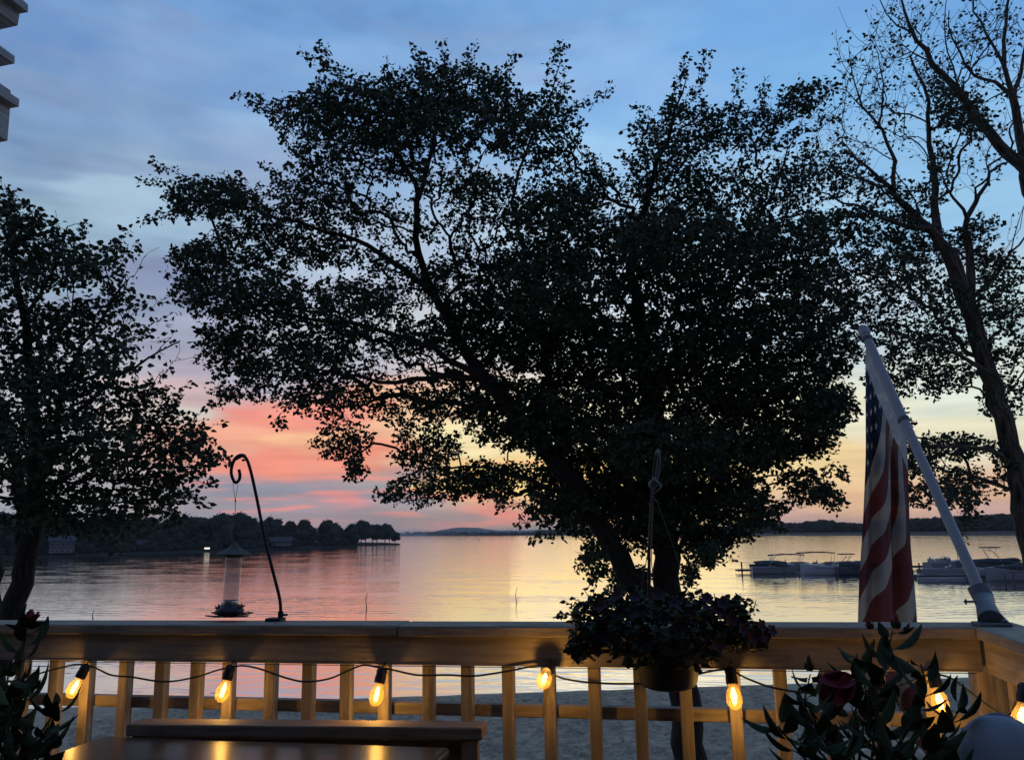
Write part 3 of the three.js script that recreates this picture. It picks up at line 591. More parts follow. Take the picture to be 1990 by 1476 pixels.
{
  const T = 14.5, foot = groundAt(at(2095, 1600, T));
  const thin = (pts, r0 = 0.02, r1 = 0.004) => [r0, r1, ...pts];
  growTree({
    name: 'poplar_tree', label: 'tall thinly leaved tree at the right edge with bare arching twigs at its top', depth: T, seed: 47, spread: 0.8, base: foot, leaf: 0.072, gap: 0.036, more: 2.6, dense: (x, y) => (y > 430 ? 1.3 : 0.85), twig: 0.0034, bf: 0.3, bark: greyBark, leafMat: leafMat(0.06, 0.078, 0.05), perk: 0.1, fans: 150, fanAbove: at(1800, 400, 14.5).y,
    limbs: [
      [0.25, 0.135, [2150, 1700], [2070, 1300], [2005, 1080], [1972, 900], [1925, 730], [1882, 590], [1845, 492]],
      [0.115, 0.01, [1845, 492], [1800, 438, -0.1], [1760, 395, -0.2], [1725, 362, -0.3], [1690, 330, -0.4], [1640, 290, -0.5]],
      [0.09, 0.018, [1825, 470], [1820, 400, 0.3], [1812, 320, 0.5], [1808, 240, 0.6], [1796, 170, 0.6], [1770, 110, 0.5]],
      [0.11, 0.016, [1890, 620], [1886, 520, 0.5], [1882, 430, 0.8], [1912, 362, 1], [1928, 330, 1.1], [1968, 312, 1.2]],
      thin([[1882, 430, 0.8], [1855, 380, 0.6], [1838, 350, 0.5], [1815, 320, 0.3]], 0.04, 0.008),
      [0.17, 0.016, [2110, 430, 0.6], [2040, 370, 0.6], [1985, 322, 0.5], [1930, 268, 0.4], [1885, 205, 0.3], [1842, 155, 0.2], [1798, 105, 0.1], [1768, 60], [1750, -10]],
      [0.14, 0.07, [2060, 520, 1.4], [2005, 380, 1.4], [1985, 270, 1.4], [1968, 185, 1.4]],
      thin([[1968, 185, 1.4], [1952, 110, 1.4], [1955, 40, 1.4], [1960, -40, 1.4]], 0.055, 0.022),
      thin([[1968, 185, 1.4], [1940, 100, 1.3], [1910, 60, 1.2], [1895, 20, 1.1], [1888, -40, 1]], 0.042, 0.012),
      thin([[1968, 185, 1.4], [1925, 155, 1.2], [1890, 145, 1], [1862, 100, 0.9], [1845, 60, 0.8], [1845, 20, 0.8]], 0.045, 0.008),
      thin([[1968, 185, 1.4], [1985, 130, 1.5], [2000, 60, 1.5]], 0.05, 0.02),
      thin([[1968, 185, 1.4], [1930, 185, 1], [1905, 205, 0.9]], 0.03, 0.008),
      thin([[1738, 370, -0.3], [1735, 310, -0.3], [1722, 270, -0.3], [1705, 245, -0.4], [1680, 212, -0.5], [1662, 170, -0.5], [1650, 90, -0.5]], 0.045, 0.006),
      thin([[1706, 246, -0.4], [1716, 170, -0.2], [1706, 110, -0.2], [1690, 70, -0.2]], 0.025, 0.005),
      thin([[1680, 212, -0.5], [1640, 180, -0.6], [1615, 165, -0.6]], 0.016, 0.004),
      thin([[1672, 190, -0.5], [1684, 150, -0.5], [1680, 110, -0.5]], 0.013, 0.004),
      thin([[1820, 440, 0], [1760, 440, -0.5], [1700, 415, -0.8], [1640, 390, -1], [1580, 370, -1.1]], 0.06, 0.01),
      thin([[1725, 362, -0.3], [1680, 355, -0.6], [1630, 330, -0.8], [1590, 310, -0.9]], 0.03, 0.007),
      thin([[1925, 730, 0], [1860, 690, -0.8], [1780, 660, -1.1], [1710, 640, -1.3]], 0.06, 0.01),
      thin([[1972, 900, 0], [1900, 870, -0.6], [1810, 868, -0.9], [1730, 880, -1]], 0.06, 0.012),
      thin([[1882, 590, 0], [1930, 540, 0.5], [1985, 470, 0.8], [2010, 430, 0.9]], 0.05, 0.012),
      thin([[1930, 535, 0.5], [1960, 490, 0.4], [1990, 400, 0.4]], 0.02, 0.005),
      thin([[1808, 240, 0.6], [1770, 220, 0.4], [1720, 225, 0.3], [1690, 232, 0.3]], 0.016, 0.004),
      thin([[1842, 155, 0.2], [1800, 110, -0.2], [1765, 100, -0.3], [1722, 115, -0.3], [1690, 60, -0.3]], 0.025, 0.004),
      thin([[1768, 60, 0], [1735, 40, -0.2], [1712, 0, -0.2], [1700, -40, -0.2]], 0.02, 0.005),
      thin([[1885, 205, 0.3], [1850, 120, 0.6], [1838, 50, 0.6], [1845, -20, 0.6]], 0.025, 0.006),
    ],
    blobs: [
      [1862, 215, 60, 44, 62, 1.3], [1900, 245, 40, 30, 26, 1.2], [1835, 180, 34, 34, 22, 1], [1815, 140, 30, 26, 9, 0.8], [1770, 90, 50, 60, 12, 0.35], [1750, 30, 50, 50, 12, 0.3], [1930, 90, 60, 90, 18, 0.25], [1700, 160, 60, 80, 14, 0.2], [1720, 250, 60, 60, 10, 0.4], [1950, 40, 50, 60, 12, 0.4], [1880, 60, 50, 60, 12, 0.25],
      [1640, 330, 60, 40, 28, 1], [1700, 370, 90, 40, 44, 1.1], [1600, 360, 50, 40, 18, 1], [1780, 400, 40, 50, 30, 1.1], [1825, 330, 26, 70, 26, 1.1], [1680, 440, 110, 42, 60, 1.2], [1600, 440, 60, 40, 24, 1.1], [1780, 480, 90, 40, 52, 1.2], [1700, 520, 110, 42, 62, 1.2], [1880, 480, 40, 44, 30, 1.1], [1915, 440, 34, 30, 14, 1], [1940, 520, 60, 40, 40, 1.2], [1940, 590, 60, 50, 50, 1.25],
      [1800, 570, 90, 50, 56, 1.2], [1690, 600, 70, 44, 34, 1.2], [1740, 660, 100, 50, 62, 1.2], [1850, 650, 80, 50, 50, 1.1], [1960, 680, 50, 50, 36, 1.2], [1820, 730, 100, 40, 56, 1.2], [1720, 740, 50, 44, 28, 1.1], [1950, 770, 50, 50, 34, 1.1], [1740, 820, 40, 40, 20, 1], [1830, 870, 110, 28, 62, 1.4], [1760, 900, 70, 28, 34, 1.3], [1860, 930, 70, 26, 34, 1.2], [1790, 960, 80, 24, 34, 1.2], [1880, 960, 50, 26, 22, 1.1], [1950, 880, 30, 40, 14, 1], [1945, 930, 16, 16, 5, 1], [1890, 1000, 24, 30, 8, 1],
      [1690, 130, 70, 90, 22, 0.12], [1760, 170, 80, 110, 26, 0.12], [1900, 120, 90, 110, 34, 0.14], [1650, 260, 60, 70, 18, 0.25], [1960, 180, 40, 120, 18, 0.15], [1880, 330, 70, 60, 20, 0.25], [2050, 600, 40, 100, 30, 1], [2050, 200, 50, 120, 16, 0.5], [1590, 520, 50, 36, 18, 1],
    ],
    sprays: [
      [1650, 160, 1622, 118, 5, 4, 0.15], [1665, 150, 1652, 95, 5, 4, 0.15], [1690, 200, 1720, 110, 6, 4, 0.1], [1640, 240, 1610, 150, 7, 5, 0.2], [1700, 130, 1684, 60, 6, 4, 0.35], [1740, 80, 1700, 10, 7, 6, 0.3], [1770, 60, 1728, -10, 7, 5, 0.3], [1800, 110, 1790, 10, 7, 6, 0.3], [1850, 60, 1830, 10, 5, 4, 0.2], [1900, 100, 1862, 20, 7, 5, 0.2], [1930, 120, 1900, 40, 6, 5, 0.3], [1960, 90, 1975, 5, 6, 6, 0.4], [1985, 170, 1990, 60, 6, 6, 0.3], [1860, 110, 1880, 40, 5, 4, 0.2], [1720, 250, 1690, 190, 6, 4, 0.25], [1760, 220, 1700, 200, 6, 6, 0.4], [1800, 280, 1740, 240, 6, 5, 0.3], [1820, 330, 1850, 260, 7, 5, 0.3], [1925, 330, 1905, 290, 5, 4, 0.15], [1930, 325, 1975, 290, 6, 6, 0.9], [1985, 420, 2000, 370, 5, 4, 0.15], [1940, 520, 1975, 400, 6, 5, 0.15], [1610, 300, 1570, 270, 6, 6, 0.7], [1590, 330, 1560, 320, 5, 6, 0.9], [1640, 230, 1600, 215, 5, 5, 0.5], [1705, 70, 1690, 20, 5, 4, 0.15], [1640, 180, 1612, 168, 3, 2, 0.3], [1740, 330, 1765, 250, 6, 4, 0.2], [1850, 375, 1870, 290, 6, 4, 0.2], [1700, 300, 1650, 260, 6, 5, 0.3],
      [1890, 990, 1880, 1045, 5, 5, 0.9], [1930, 930, 1955, 950, 4, 6, 1],
    ],
  });
}

// ---------------------------------------------------------------- deck, railing, house
const DECK = 5.8, CAP = 6.715, RZ = -2.64;                // floor level, top of the railing, plane of the railing
reseed(101);
{
  const d = new THREE.Group();
  d.name = numbered('deck'); d.userData.kind = 'structure'; scene.add(d);
  for (let z = -2.85, i = 0; z < 2.1; z += 0.146, i++) part('board', box(5.6, 0.034, 0.14, -1.85, DECK - 0.017, z, 0.004, 'x'), deckWood, d);
  for (const x of [-4.4, -2.6, -0.8, 0.8]) part('joist', box(0.05, 0.19, 5, x, DECK - 0.13, -0.35, 0.004, 'z'), deckWood, d);
  for (const x of [-4.3, -1.6, 0.8]) part('post', box(0.14, DECK - 0.9, 0.14, x, (DECK - 0.236 + 0.66) / 2, -2.5, 0.006, 'y'), deckWood, d);
}
const screwMat = std({ name: 'weathered_screw', color: rgb(0.1, 0.09, 0.08), metalness: 0.6, roughness: 0.55 });
const lampSpots = [[165, 1297], [447, 1299], [742, 1304], [1064, 1292], [1420, 1304], [1815, 1310]];
{
  const r = thing('deck_railing', 'pale painted wooden deck railing across the view with flat cap and square balusters', 'railing', V(-1.8, DECK, RZ));
  const L = -4.55, E = 0.8;                                // ends along x
  const b = (w, h, d, x, y, z, rad, ax) => box(w, h, d, x + 1.8, y - DECK, z - RZ, rad, ax);
  for (const [a, e, dy] of [[L, -2.62, 0], [-2.617, -0.92, 0.0012], [-0.917, E + 0.13, -0.0006]]) {
    part('cap_board', b(e - a, 0.034, 0.142, (e + a) / 2, CAP - 0.017 + dy, -2.651, 0.006), paintedWood, r);
    for (let x = a + 0.03; x < e - 0.02; x += (e - a - 0.06) / 4 - 0.0001) for (const z of [-2.62, -2.69]) part('screw', cyl(V(x + 1.8, CAP + dy - 0.001 - DECK, z - RZ), V(x + 1.8, CAP + dy + 0.0008 - DECK, z - RZ), 0.0042, 0.0042, 8), screwMat, r);
  }
  part('apron', b(E - L, 0.089, 0.036, (E + L) / 2, CAP - 0.034 - 0.0455, -2.62, 0.004), paintedWood, r);
  part('lower_rail', b(E - L, 0.038, 0.036, (E + L) / 2, 6.443, -2.699, 0.004), paintedWood, r);
  const xs = [-2.224, -2.096, -1.947, -1.802, -1.666, -1.546, -1.39, -1.256, -1.119, -0.985, -0.836, -0.707, -0.572, -0.438, -0.299, -0.158, -0.021, 0.123, 0.255, 0.39, 0.53, 0.665];
  for (let x = -2.365; x > -4.4; x -= 0.141) xs.unshift(x);
  for (const x of xs) { const h = 6.66 - 5.9; const m = part('baluster', b(0.037, h, 0.037, x, 5.9 + h / 2, -2.659, 0.003, 'y').translate(-x - 1.8, 0, 0), paintedWood, r); m.rotation.set(rr(-0.004, 0.004), rr(-0.05, 0.05), 0); m.position.x = x + 1.8 + rr(-0.002, 0.002); }
  part('bottom_rail', b(E - L, 0.038, 0.036, (E + L) / 2, 5.93, -2.699, 0.004), paintedWood, r);
  for (const x of [-4.5, 0.838]) part('post', b(0.085, CAP - 0.036 - DECK, 0.085, x, (CAP - 0.036 + DECK) / 2, -2.69, 0.004, 'y'), paintedWood, r);
}
{
  const r = thing('deck_railing', 'side railing at the right corner running back toward the viewer', 'railing', V(0.86, DECK, -1));
  const b = (w, h, d, x, y, z, rad, ax) => box(w, h, d, x - 0.86, y - DECK, z + 1, rad, ax);
  part('cap', b(0.15, 0.034, 3.2, 0.858, CAP - 0.0155, -0.976, 0.006, 'z'), paintedWood, r);
  part('apron', b(0.036, 0.089, 3.1, 0.824, CAP - 0.034 - 0.0455, -1.05, 0.004, 'z'), paintedWood, r);
  part('lower_rail', b(0.036, 0.038, 3.1, 0.884, 6.443, -1.05, 0.004, 'z'), paintedWood, r);
  part('bottom_rail', b(0.036, 0.038, 3.1, 0.884, 5.93, -1.05, 0.004, 'z'), paintedWood, r);
  for (let z = -2.5; z < 0.5; z += 0.142) part('baluster', b(0.037, 0.755, 0.037, 0.8455, 5.9 + 0.378, z, 0.003, 'y'), paintedWood, r);
}
{
  const sidingMat = std({ name: 'dark_siding', color: rgb(0.28, 0.26, 0.235), roughness: 0.8, map: rep(grainMap, 1, 1) });
  const h = thing('house', 'sided house wall with porch roof behind the deck', 'house', V(-1.8, 0.9, 2.2));
  part('wall', [box(15, 9.2, 0.2, 0, 4.6, 0.1, 0.01)], sidingMat, h);
  for (let y = 5; y < 8.0; y += 0.18) part('siding_board', new THREE.BoxGeometry(15, 0.175, 0.02).rotateX(-0.06).translate(0, y, -0.012), sidingMat, h);
  part('roof', [new THREE.BoxGeometry(15.4, 0.14, 2.4).rotateX(-0.07).translate(0, 7.86, -1.12)], sidingMat, h);
  part('door', box(0.95, 2.05, 0.05, 1.6, 5.95, -0.05, 0.006, 'y'), tableWood, h);
}
{
  // stepped corner of the upper storey at the top left: eave, drip ledge, capped beam, all running toward the viewer
  const Z = -2.6, o = onZ(-40, 140, Z), h = thing('upper_porch', 'stepped eave and trim corner of a painted porch at the top left', 'porch', o);
  const prof = (name, pts, len, back = 0) => {
    const p = pts.map(([x, y]) => onZ(x, y, Z).sub(o)), s = new THREE.Shape(p.map((q) => new THREE.Vector2(q.x, q.y)));
    const g = new THREE.ExtrudeGeometry(s, { depth: len, bevelEnabled: true, bevelThickness: 0.004, bevelSize: 0.003, bevelSegments: 2 }).translate(0, 0, -back);
    part(name, boardUV(g, 'z'), houseWhite, h);
  };
  prof('roof_edge', [[-160, -90], [20, -20], [52, 9], [52, 22], [30, 26], [-160, 30]], 1.1);
  prof('fascia', [[-160, 28], [36, 24], [32, 48], [-160, 92]], 1.08);
  prof('drip_ledge', [[-160, 0], [0, 90], [26, 109], [26, 122], [-160, 160]], 1.05);
  prof('beam_cap', [[-160, 70], [2, 165], [18, 176], [18, 183], [35, 193], [34, 206], [-160, 240]], 1.1);
  prof('beam', [[-160, 208], [17, 209], [12, 272], [-160, 306]], 1.0);
}
{
  reseed(103);
  // table
  const t = thing('table', 'dark polished wooden table in the foreground reflecting the bulbs', 'table', V(-1.235, DECK, -1.79));
  part('tabletop', box(1.11, 0.03, 1.14, 0, 0.595, 0, 0.011, 'x'), tableWood, t);
  for (const [w, d, x, z] of [[0.98, 0.022, 0, -0.16], [0.98, 0.022, 0, 0.5], [0.022, 0.64, -0.48, 0.17], [0.022, 0.64, 0.48, 0.17]]) part('apron', box(w, 0.06, d, x, 0.55, z, 0.003), tableWood, t);
  for (const [x, z] of [[-0.48, -0.16], [0.48, -0.16], [-0.48, 0.5], [0.48, 0.5]]) part('leg', box(0.055, 0.58, 0.055, x, 0.29, z, 0.006, 'y'), tableWood, t);
  // bench along the railing
  const b = thing('bench', 'low wooden bench with a broad flat back rail against the balusters behind the table', 'bench', V(-1.17, DECK, -2.42), 0.078);
  part('back_rail', box(1.12, 0.036, 0.088, 0.0, 0.622, -0.045, 0.005), benchWood, b);
  part('backrest', [box(1.06, 0.1, 0.022, 0, 0.54, -0.06, 0.004)], benchWood, b);
  part('backrest', [box(1.06, 0.1, 0.022, 0, 0.42, -0.06, 0.004)], benchWood, b);
  for (const s of [-1, 1]) { part('post', box(0.05, 0.603, 0.036, s * 0.52, 0.3015, -0.028, 0.004, 'y'), benchWood, b); part('leg', box(0.05, 0.38, 0.05, s * 0.52, 0.19, 0.28, 0.004, 'y'), benchWood, b); }
  for (let k = 0; k < 3; k++) part('seat_board', box(1.1, 0.03, 0.105, 0, 0.395, 0.06 + k * 0.112, 0.004), benchWood, b);
}

// ---------------------------------------------------------------- string of lamps
const bulbGlass = phys({ name: 'amber_glass', color: rgb(1, 0.82, 0.5), emissive: rgb(1, 0.55, 0.12), emissiveIntensity: 0.35, roughness: 0.01, transmission: 0.93, thickness: 0, ior: 1.45 });
const glow = std({ name: 'filament', color: rgb(0.02, 0.02, 0.02), emissive: rgb(1, 0.66, 0.24), emissiveIntensity: 9, roughness: 1 });
const glowSoft = std({ name: 'filament_glow', color: rgb(0.1, 0.06, 0.02), emissive: rgb(1, 0.72, 0.3), emissiveIntensity: 6, roughness: 1 });
{
  const ZC = -2.578, w = (px, py, z = ZC) => onZ(px, py, z);
  const s = thing('string_lights', 'black cord of glowing amber bulbs looped along the railing below the cap', 'string lights', V(-1, 6.55, ZC));
  const o = s.position;
  const line = [[-60, 1322], [10, 1325], [62, 1312], [112, 1298], [150, 1291], [172, 1293], [190, 1300], [215, 1311], [255, 1315], [320, 1324], [380, 1315], [425, 1301], [450, 1296], [470, 1293], [500, 1298], [560, 1318], [592, 1324], [640, 1318], [680, 1301], [706, 1292], [735, 1296], [762, 1301], [810, 1311], [870, 1311], [920, 1313], [960, 1308], [1000, 1301], [1040, 1294], [1064, 1296], [1080, 1312], [1110, 1321], [1170, 1327], [1230, 1328], [1300, 1325], [1370, 1306], [1400, 1301], [1424, 1301], [1440, 1312], [1470, 1325], [1500, 1335], [1560, 1345], [1640, 1345], [1740, 1335], [1800, 1312], [1822, 1310], [1850, 1318], [1880, 1340]].map(([x, y]) => w(x, y));
  const dl = ray(1986, 1392), lastTop = at(1986, 1392, 0.768 / dl.x).add(V(0.018, 0.064, -0.007));
  const side = [[0.778, 6.515, -2.45], [0.782, 6.53, -2.38], [lastTop.x + 0.004, lastTop.y + 0.012, lastTop.z], [0.784, 6.47, -1.9], [0.784, 6.5, -1.6]].map((p) => V(...p));
  const cp = curve([...line, ...side], 420);
  part('cord', tube(cp.map((p) => p.clone().sub(o)), 0.0032, 6), cableMat, s);
  part('guide_wire', tube([V(-4.5, 6.588, -2.598), V(0.78, 6.589, -2.598)].map((p) => p.sub(o)), 0.0012, 5), cableMat, s);
  // where each bulb points: [left-right, down, toward the viewer]
  const dirs = [[-0.36, -0.9, 0.2], [-0.2, -0.95, 0.2], [-0.16, -0.96, 0.2], [0, -0.42, 0.9], [0.06, -0.97, 0.24], [0.05, -0.95, 0.25], [-0.25, -0.9, 0.1]];
  const tops = [...lampSpots.map(([x, y]) => w(x, y)), lastTop];
  const socketProf = [[0, 0.012], [0.009, 0.012], [0.015, 0.006], [0.0165, -0.004], [0.0155, -0.012], [0.0172, -0.016], [0.0172, -0.034], [0.0155, -0.036], [0, -0.036]];
  const bulbProf = [[0.0115, -0.034], [0.012, -0.04], [0.0165, -0.05], [0.0212, -0.062], [0.0232, -0.075], [0.022, -0.087], [0.0163, -0.098], [0.0082, -0.104], [0.0001, -0.106]];
  const socketGeo = lathe(socketProf, 16), bulbGeo = lathe(bulbProf, 24), hookGeo = join([tube(curve([V(0, 0.01, 0), V(0, 0.022, 0), V(0.006, 0.028, 0), V(0.008, 0.02, 0)], 8), 0.0022, 5), box(0.034, 0.012, 0.012, 0, 0.0, 0, 0.004)]);
  const fil = [];
  for (let k = 0; k < 4; k++) { const a = k * 1.571 + 0.4; fil.push(tube([V(Math.cos(a) * 0.003, -0.045, Math.sin(a) * 0.003), V(Math.cos(a) * 0.0085, -0.066, Math.sin(a) * 0.0085), V(Math.cos(a) * 0.004, -0.09, Math.sin(a) * 0.004)], 0.0011, 5)); }
  const filGeo = join(fil), coreGeo = lathe([[0.0001, -0.046], [0.003, -0.048], [0.006, -0.056], [0.0075, -0.068], [0.0065, -0.08], [0.0035, -0.089], [0.0001, -0.091]], 12);
  tops.forEach((p, i) => {
    const q = new THREE.Quaternion().setFromUnitVectors(V(0, -1, 0), V(...dirs[i]).normalize());
    const k = part('socket', socketGeo, blackPlastic, s);
    k.position.copy(p).sub(o); k.quaternion.copy(q);
    part('hook', hookGeo, blackPlastic, k);
    const b = part('bulb', bulbGeo, bulbGlass, s);
    b.position.copy(k.position); b.quaternion.copy(q);
    part('filament', filGeo, glow, b);
    part('glow_core', coreGeo, glowSoft, b);
    // the socket keeps a hanging bulb's light off what is above it; the fourth one points at the viewer and shines all round
    const warm = new THREE.Color(1, 0.5, 0.1), l = new THREE.PointLight(warm, i === 3 ? 0.042 : 0.026);
    l.name = 'bulb_light';
    l.position.copy(V(0, -0.068, 0).applyQuaternion(q).add(p));
    if (i !== 3) {
      const d = new THREE.SpotLight(warm, 0.06, 0, 1.45, 0.7);
      d.name = 'bulb_light'; d.position.copy(l.position); d.target.position.copy(V(0, -1, 0).applyQuaternion(q).add(l.position));
      d.castShadow = true; d.shadow.radius = 0.28; d.shadow.camera.near = 0.005;
      scene.add(d, d.target);
    }
    l.castShadow = true; l.shadow.radius = 0.28; l.shadow.camera.near = 0.005; l.shadow.bias = -0.0005;
    scene.add(l);
  });
}

// ---------------------------------------------------------------- feeder and its hook
const T2 = 2.74;
{
  const foot = onY(541, 1207, CAP), w = (x, y) => onZ(x, y, foot.z);
  const h = thing('shepherd_hook', 'black iron hook clamped on the railing cap, its scrolled end holding the bird feeder', 'hook', foot);
  const l = (p) => p.clone().sub(foot);
  const rod = [[545, 1204], [545, 1180], [543, 1162], [530, 1110], [512, 1035], [497, 960], [484, 905], [477, 889], [467, 884], [458, 889], [451, 903], [449, 918], [452, 930], [457, 937], [463, 934], [466, 925], [464, 912]].map(([x, y]) => l(w(x, y)));
  part('rod', tube(new THREE.CatmullRomCurve3(rod, false, 'centripetal').getPoints(110), 0.0058, 8), darkIron, h);
  part('clamp', [box(0.055, 0.012, 0.05, -0.012, 0.0062, 0.0, 0.003), cyl(V(0.007, 0.01, 0), V(0.007, 0.034, 0), 0.0095), cyl(V(0.007, 0.022, 0), V(0.032, 0.022, 0.0), 0.004)], darkIron, h);
  // feeder
  const c = w(458, 936), x0 = l(w(458, 936));
  const base = onZ(446, 1190, foot.z), f = thing('bird_feeder', 'glass tube nectar feeder with pointed metal roof hanging from the scrolled hook', 'bird feeder', base);
  const m = (x, y) => onZ(x, y, foot.z).sub(base), yAt = (y) => m(446 + (1190 - y) * 0.045, y).y;
  const roofMat = std({ name: 'weathered_metal', color: rgb(0.1, 0.085, 0.065), metalness: 0.2, roughness: 0.66, bumpMap: rep(speck, 6, 6), bumpScale: 0.0006 });
  const bronze = std({ name: 'bronze_metal', color: rgb(0.07, 0.05, 0.055), metalness: 0.65, roughness: 0.36, bumpMap: rep(speck, 8, 8), bumpScale: 0.0005 });
  const glass = phys({ name: 'clear_glass', color: rgb(0.86, 0.85, 0.83), transmission: 0.82, thickness: 0, roughness: 0.22, ior: 1.5 });
  const top = m(457, 1045), bot = V(0, 0, 0), lean = top.clone().sub(bot).normalize(), q = new THREE.Quaternion().setFromUnitVectors(V(0, 1, 0), lean), len = top.length();
  const g = new THREE.Group(); g.quaternion.copy(q);
  const fl = (name, geo, mat) => { const k = part(name, geo, mat, f); k.quaternion.copy(q); return k; };
  const H = (y) => (1190 - y) / 145 * len, S = 0.00172;   // height above the base for a row of the photograph, metres per pixel there
  fl('roof', lathe([[0.0001, H(1052)], [0.005, H(1052)], [0.009, H(1056)], [0.021, H(1064)], [0.041, H(1071)], [0.0625, H(1076)], [0.063, H(1078)], [0.03, H(1078)], [0.0001, H(1077)]], 28), roofMat);
  fl('collar', lathe([[0.0001, H(1078)], [0.0265, H(1078)], [0.0275, H(1080)], [0.0275, H(1083)], [0.0001, H(1083)]], 24), roofMat);
  const tubeG = fl('glass_tube', lathe([[0.0262, H(1083)], [0.027, H(1090)], [0.0272, H(1160)], [0.026, H(1168)]], 28), glass);
  for (const y of [1092, 1096]) part('measure_ring', new THREE.TorusGeometry(0.0274, 0.0006, 5, 28).rotateX(Math.PI / 2).translate(0, H(y), 0), roofMat, tubeG);
  fl('neck_ring', lathe([[0.0265, H(1166)], [0.0285, H(1167)], [0.0285, H(1173)], [0.0265, H(1174)]], 24), std({ name: 'bright_metal', color: rgb(0.7, 0.66, 0.6), metalness: 1, roughness: 0.22 }));
  fl('nectar_base', lathe([[0.0265, H(1172)], [0.034, H(1176)], [0.049, H(1184)], [0.052, H(1188)], [0.044, H(1193)], [0.028, H(1198)], [0.0001, H(1199)]], 8), bronze);
  for (let k = 0; k < 4; k++) {
    const a = k * Math.PI / 2 + 0.45, c0 = Math.cos(a), s0 = Math.sin(a), petals = [];
    for (let p = 0; p < 6; p++) { const b = p * 1.047; petals.push(leafShape.clone().scale(0.011, 0.017, 0.011).rotateX(0.9).rotateY(b)); }
    const fg = join(petals).rotateZ(-0.55).rotateY(-a).translate(c0 * 0.047, H(1181), s0 * 0.047);
    fl('port_flower', fg, bronze);
    const pr = [V(c0 * 0.036, H(1196), s0 * 0.036), V(Math.cos(a - 0.26) * 0.06, H(1195), Math.sin(a - 0.26) * 0.06), V(Math.cos(a - 0.16) * 0.088, H(1193), Math.sin(a - 0.16) * 0.084), V(Math.cos(a + 0.16) * 0.088, H(1193), Math.sin(a + 0.16) * 0.084), V(Math.cos(a + 0.26) * 0.06, H(1195), Math.sin(a + 0.26) * 0.06), V(c0 * 0.036, H(1196), s0 * 0.036)];
    fl('perch', tube(pr, 0.0026, 6), bronze);
  }
  const hookTop = onZ(456, 937, foot.z).sub(base), knot = m(457, 973);
  part('hanger', [tube([V(0, len, 0).applyQuaternion(q).add(V(0, -0.012, 0)), knot], 0.0012, 5), tube([knot, m(453, 945), hookTop.clone().add(V(-0.008, 0.004, 0))], 0.0009, 5), tube([knot, m(461, 945), hookTop.clone().add(V(0.008, 0.004, 0))], 0.0009, 5), new THREE.SphereGeometry(0.0035, 8, 6).translate(knot.x, knot.y, knot.z), new THREE.TorusGeometry(0.009, 0.002, 6, 16).translate(top.x, top.y + 0.004, top.z)], darkIron, f);
}

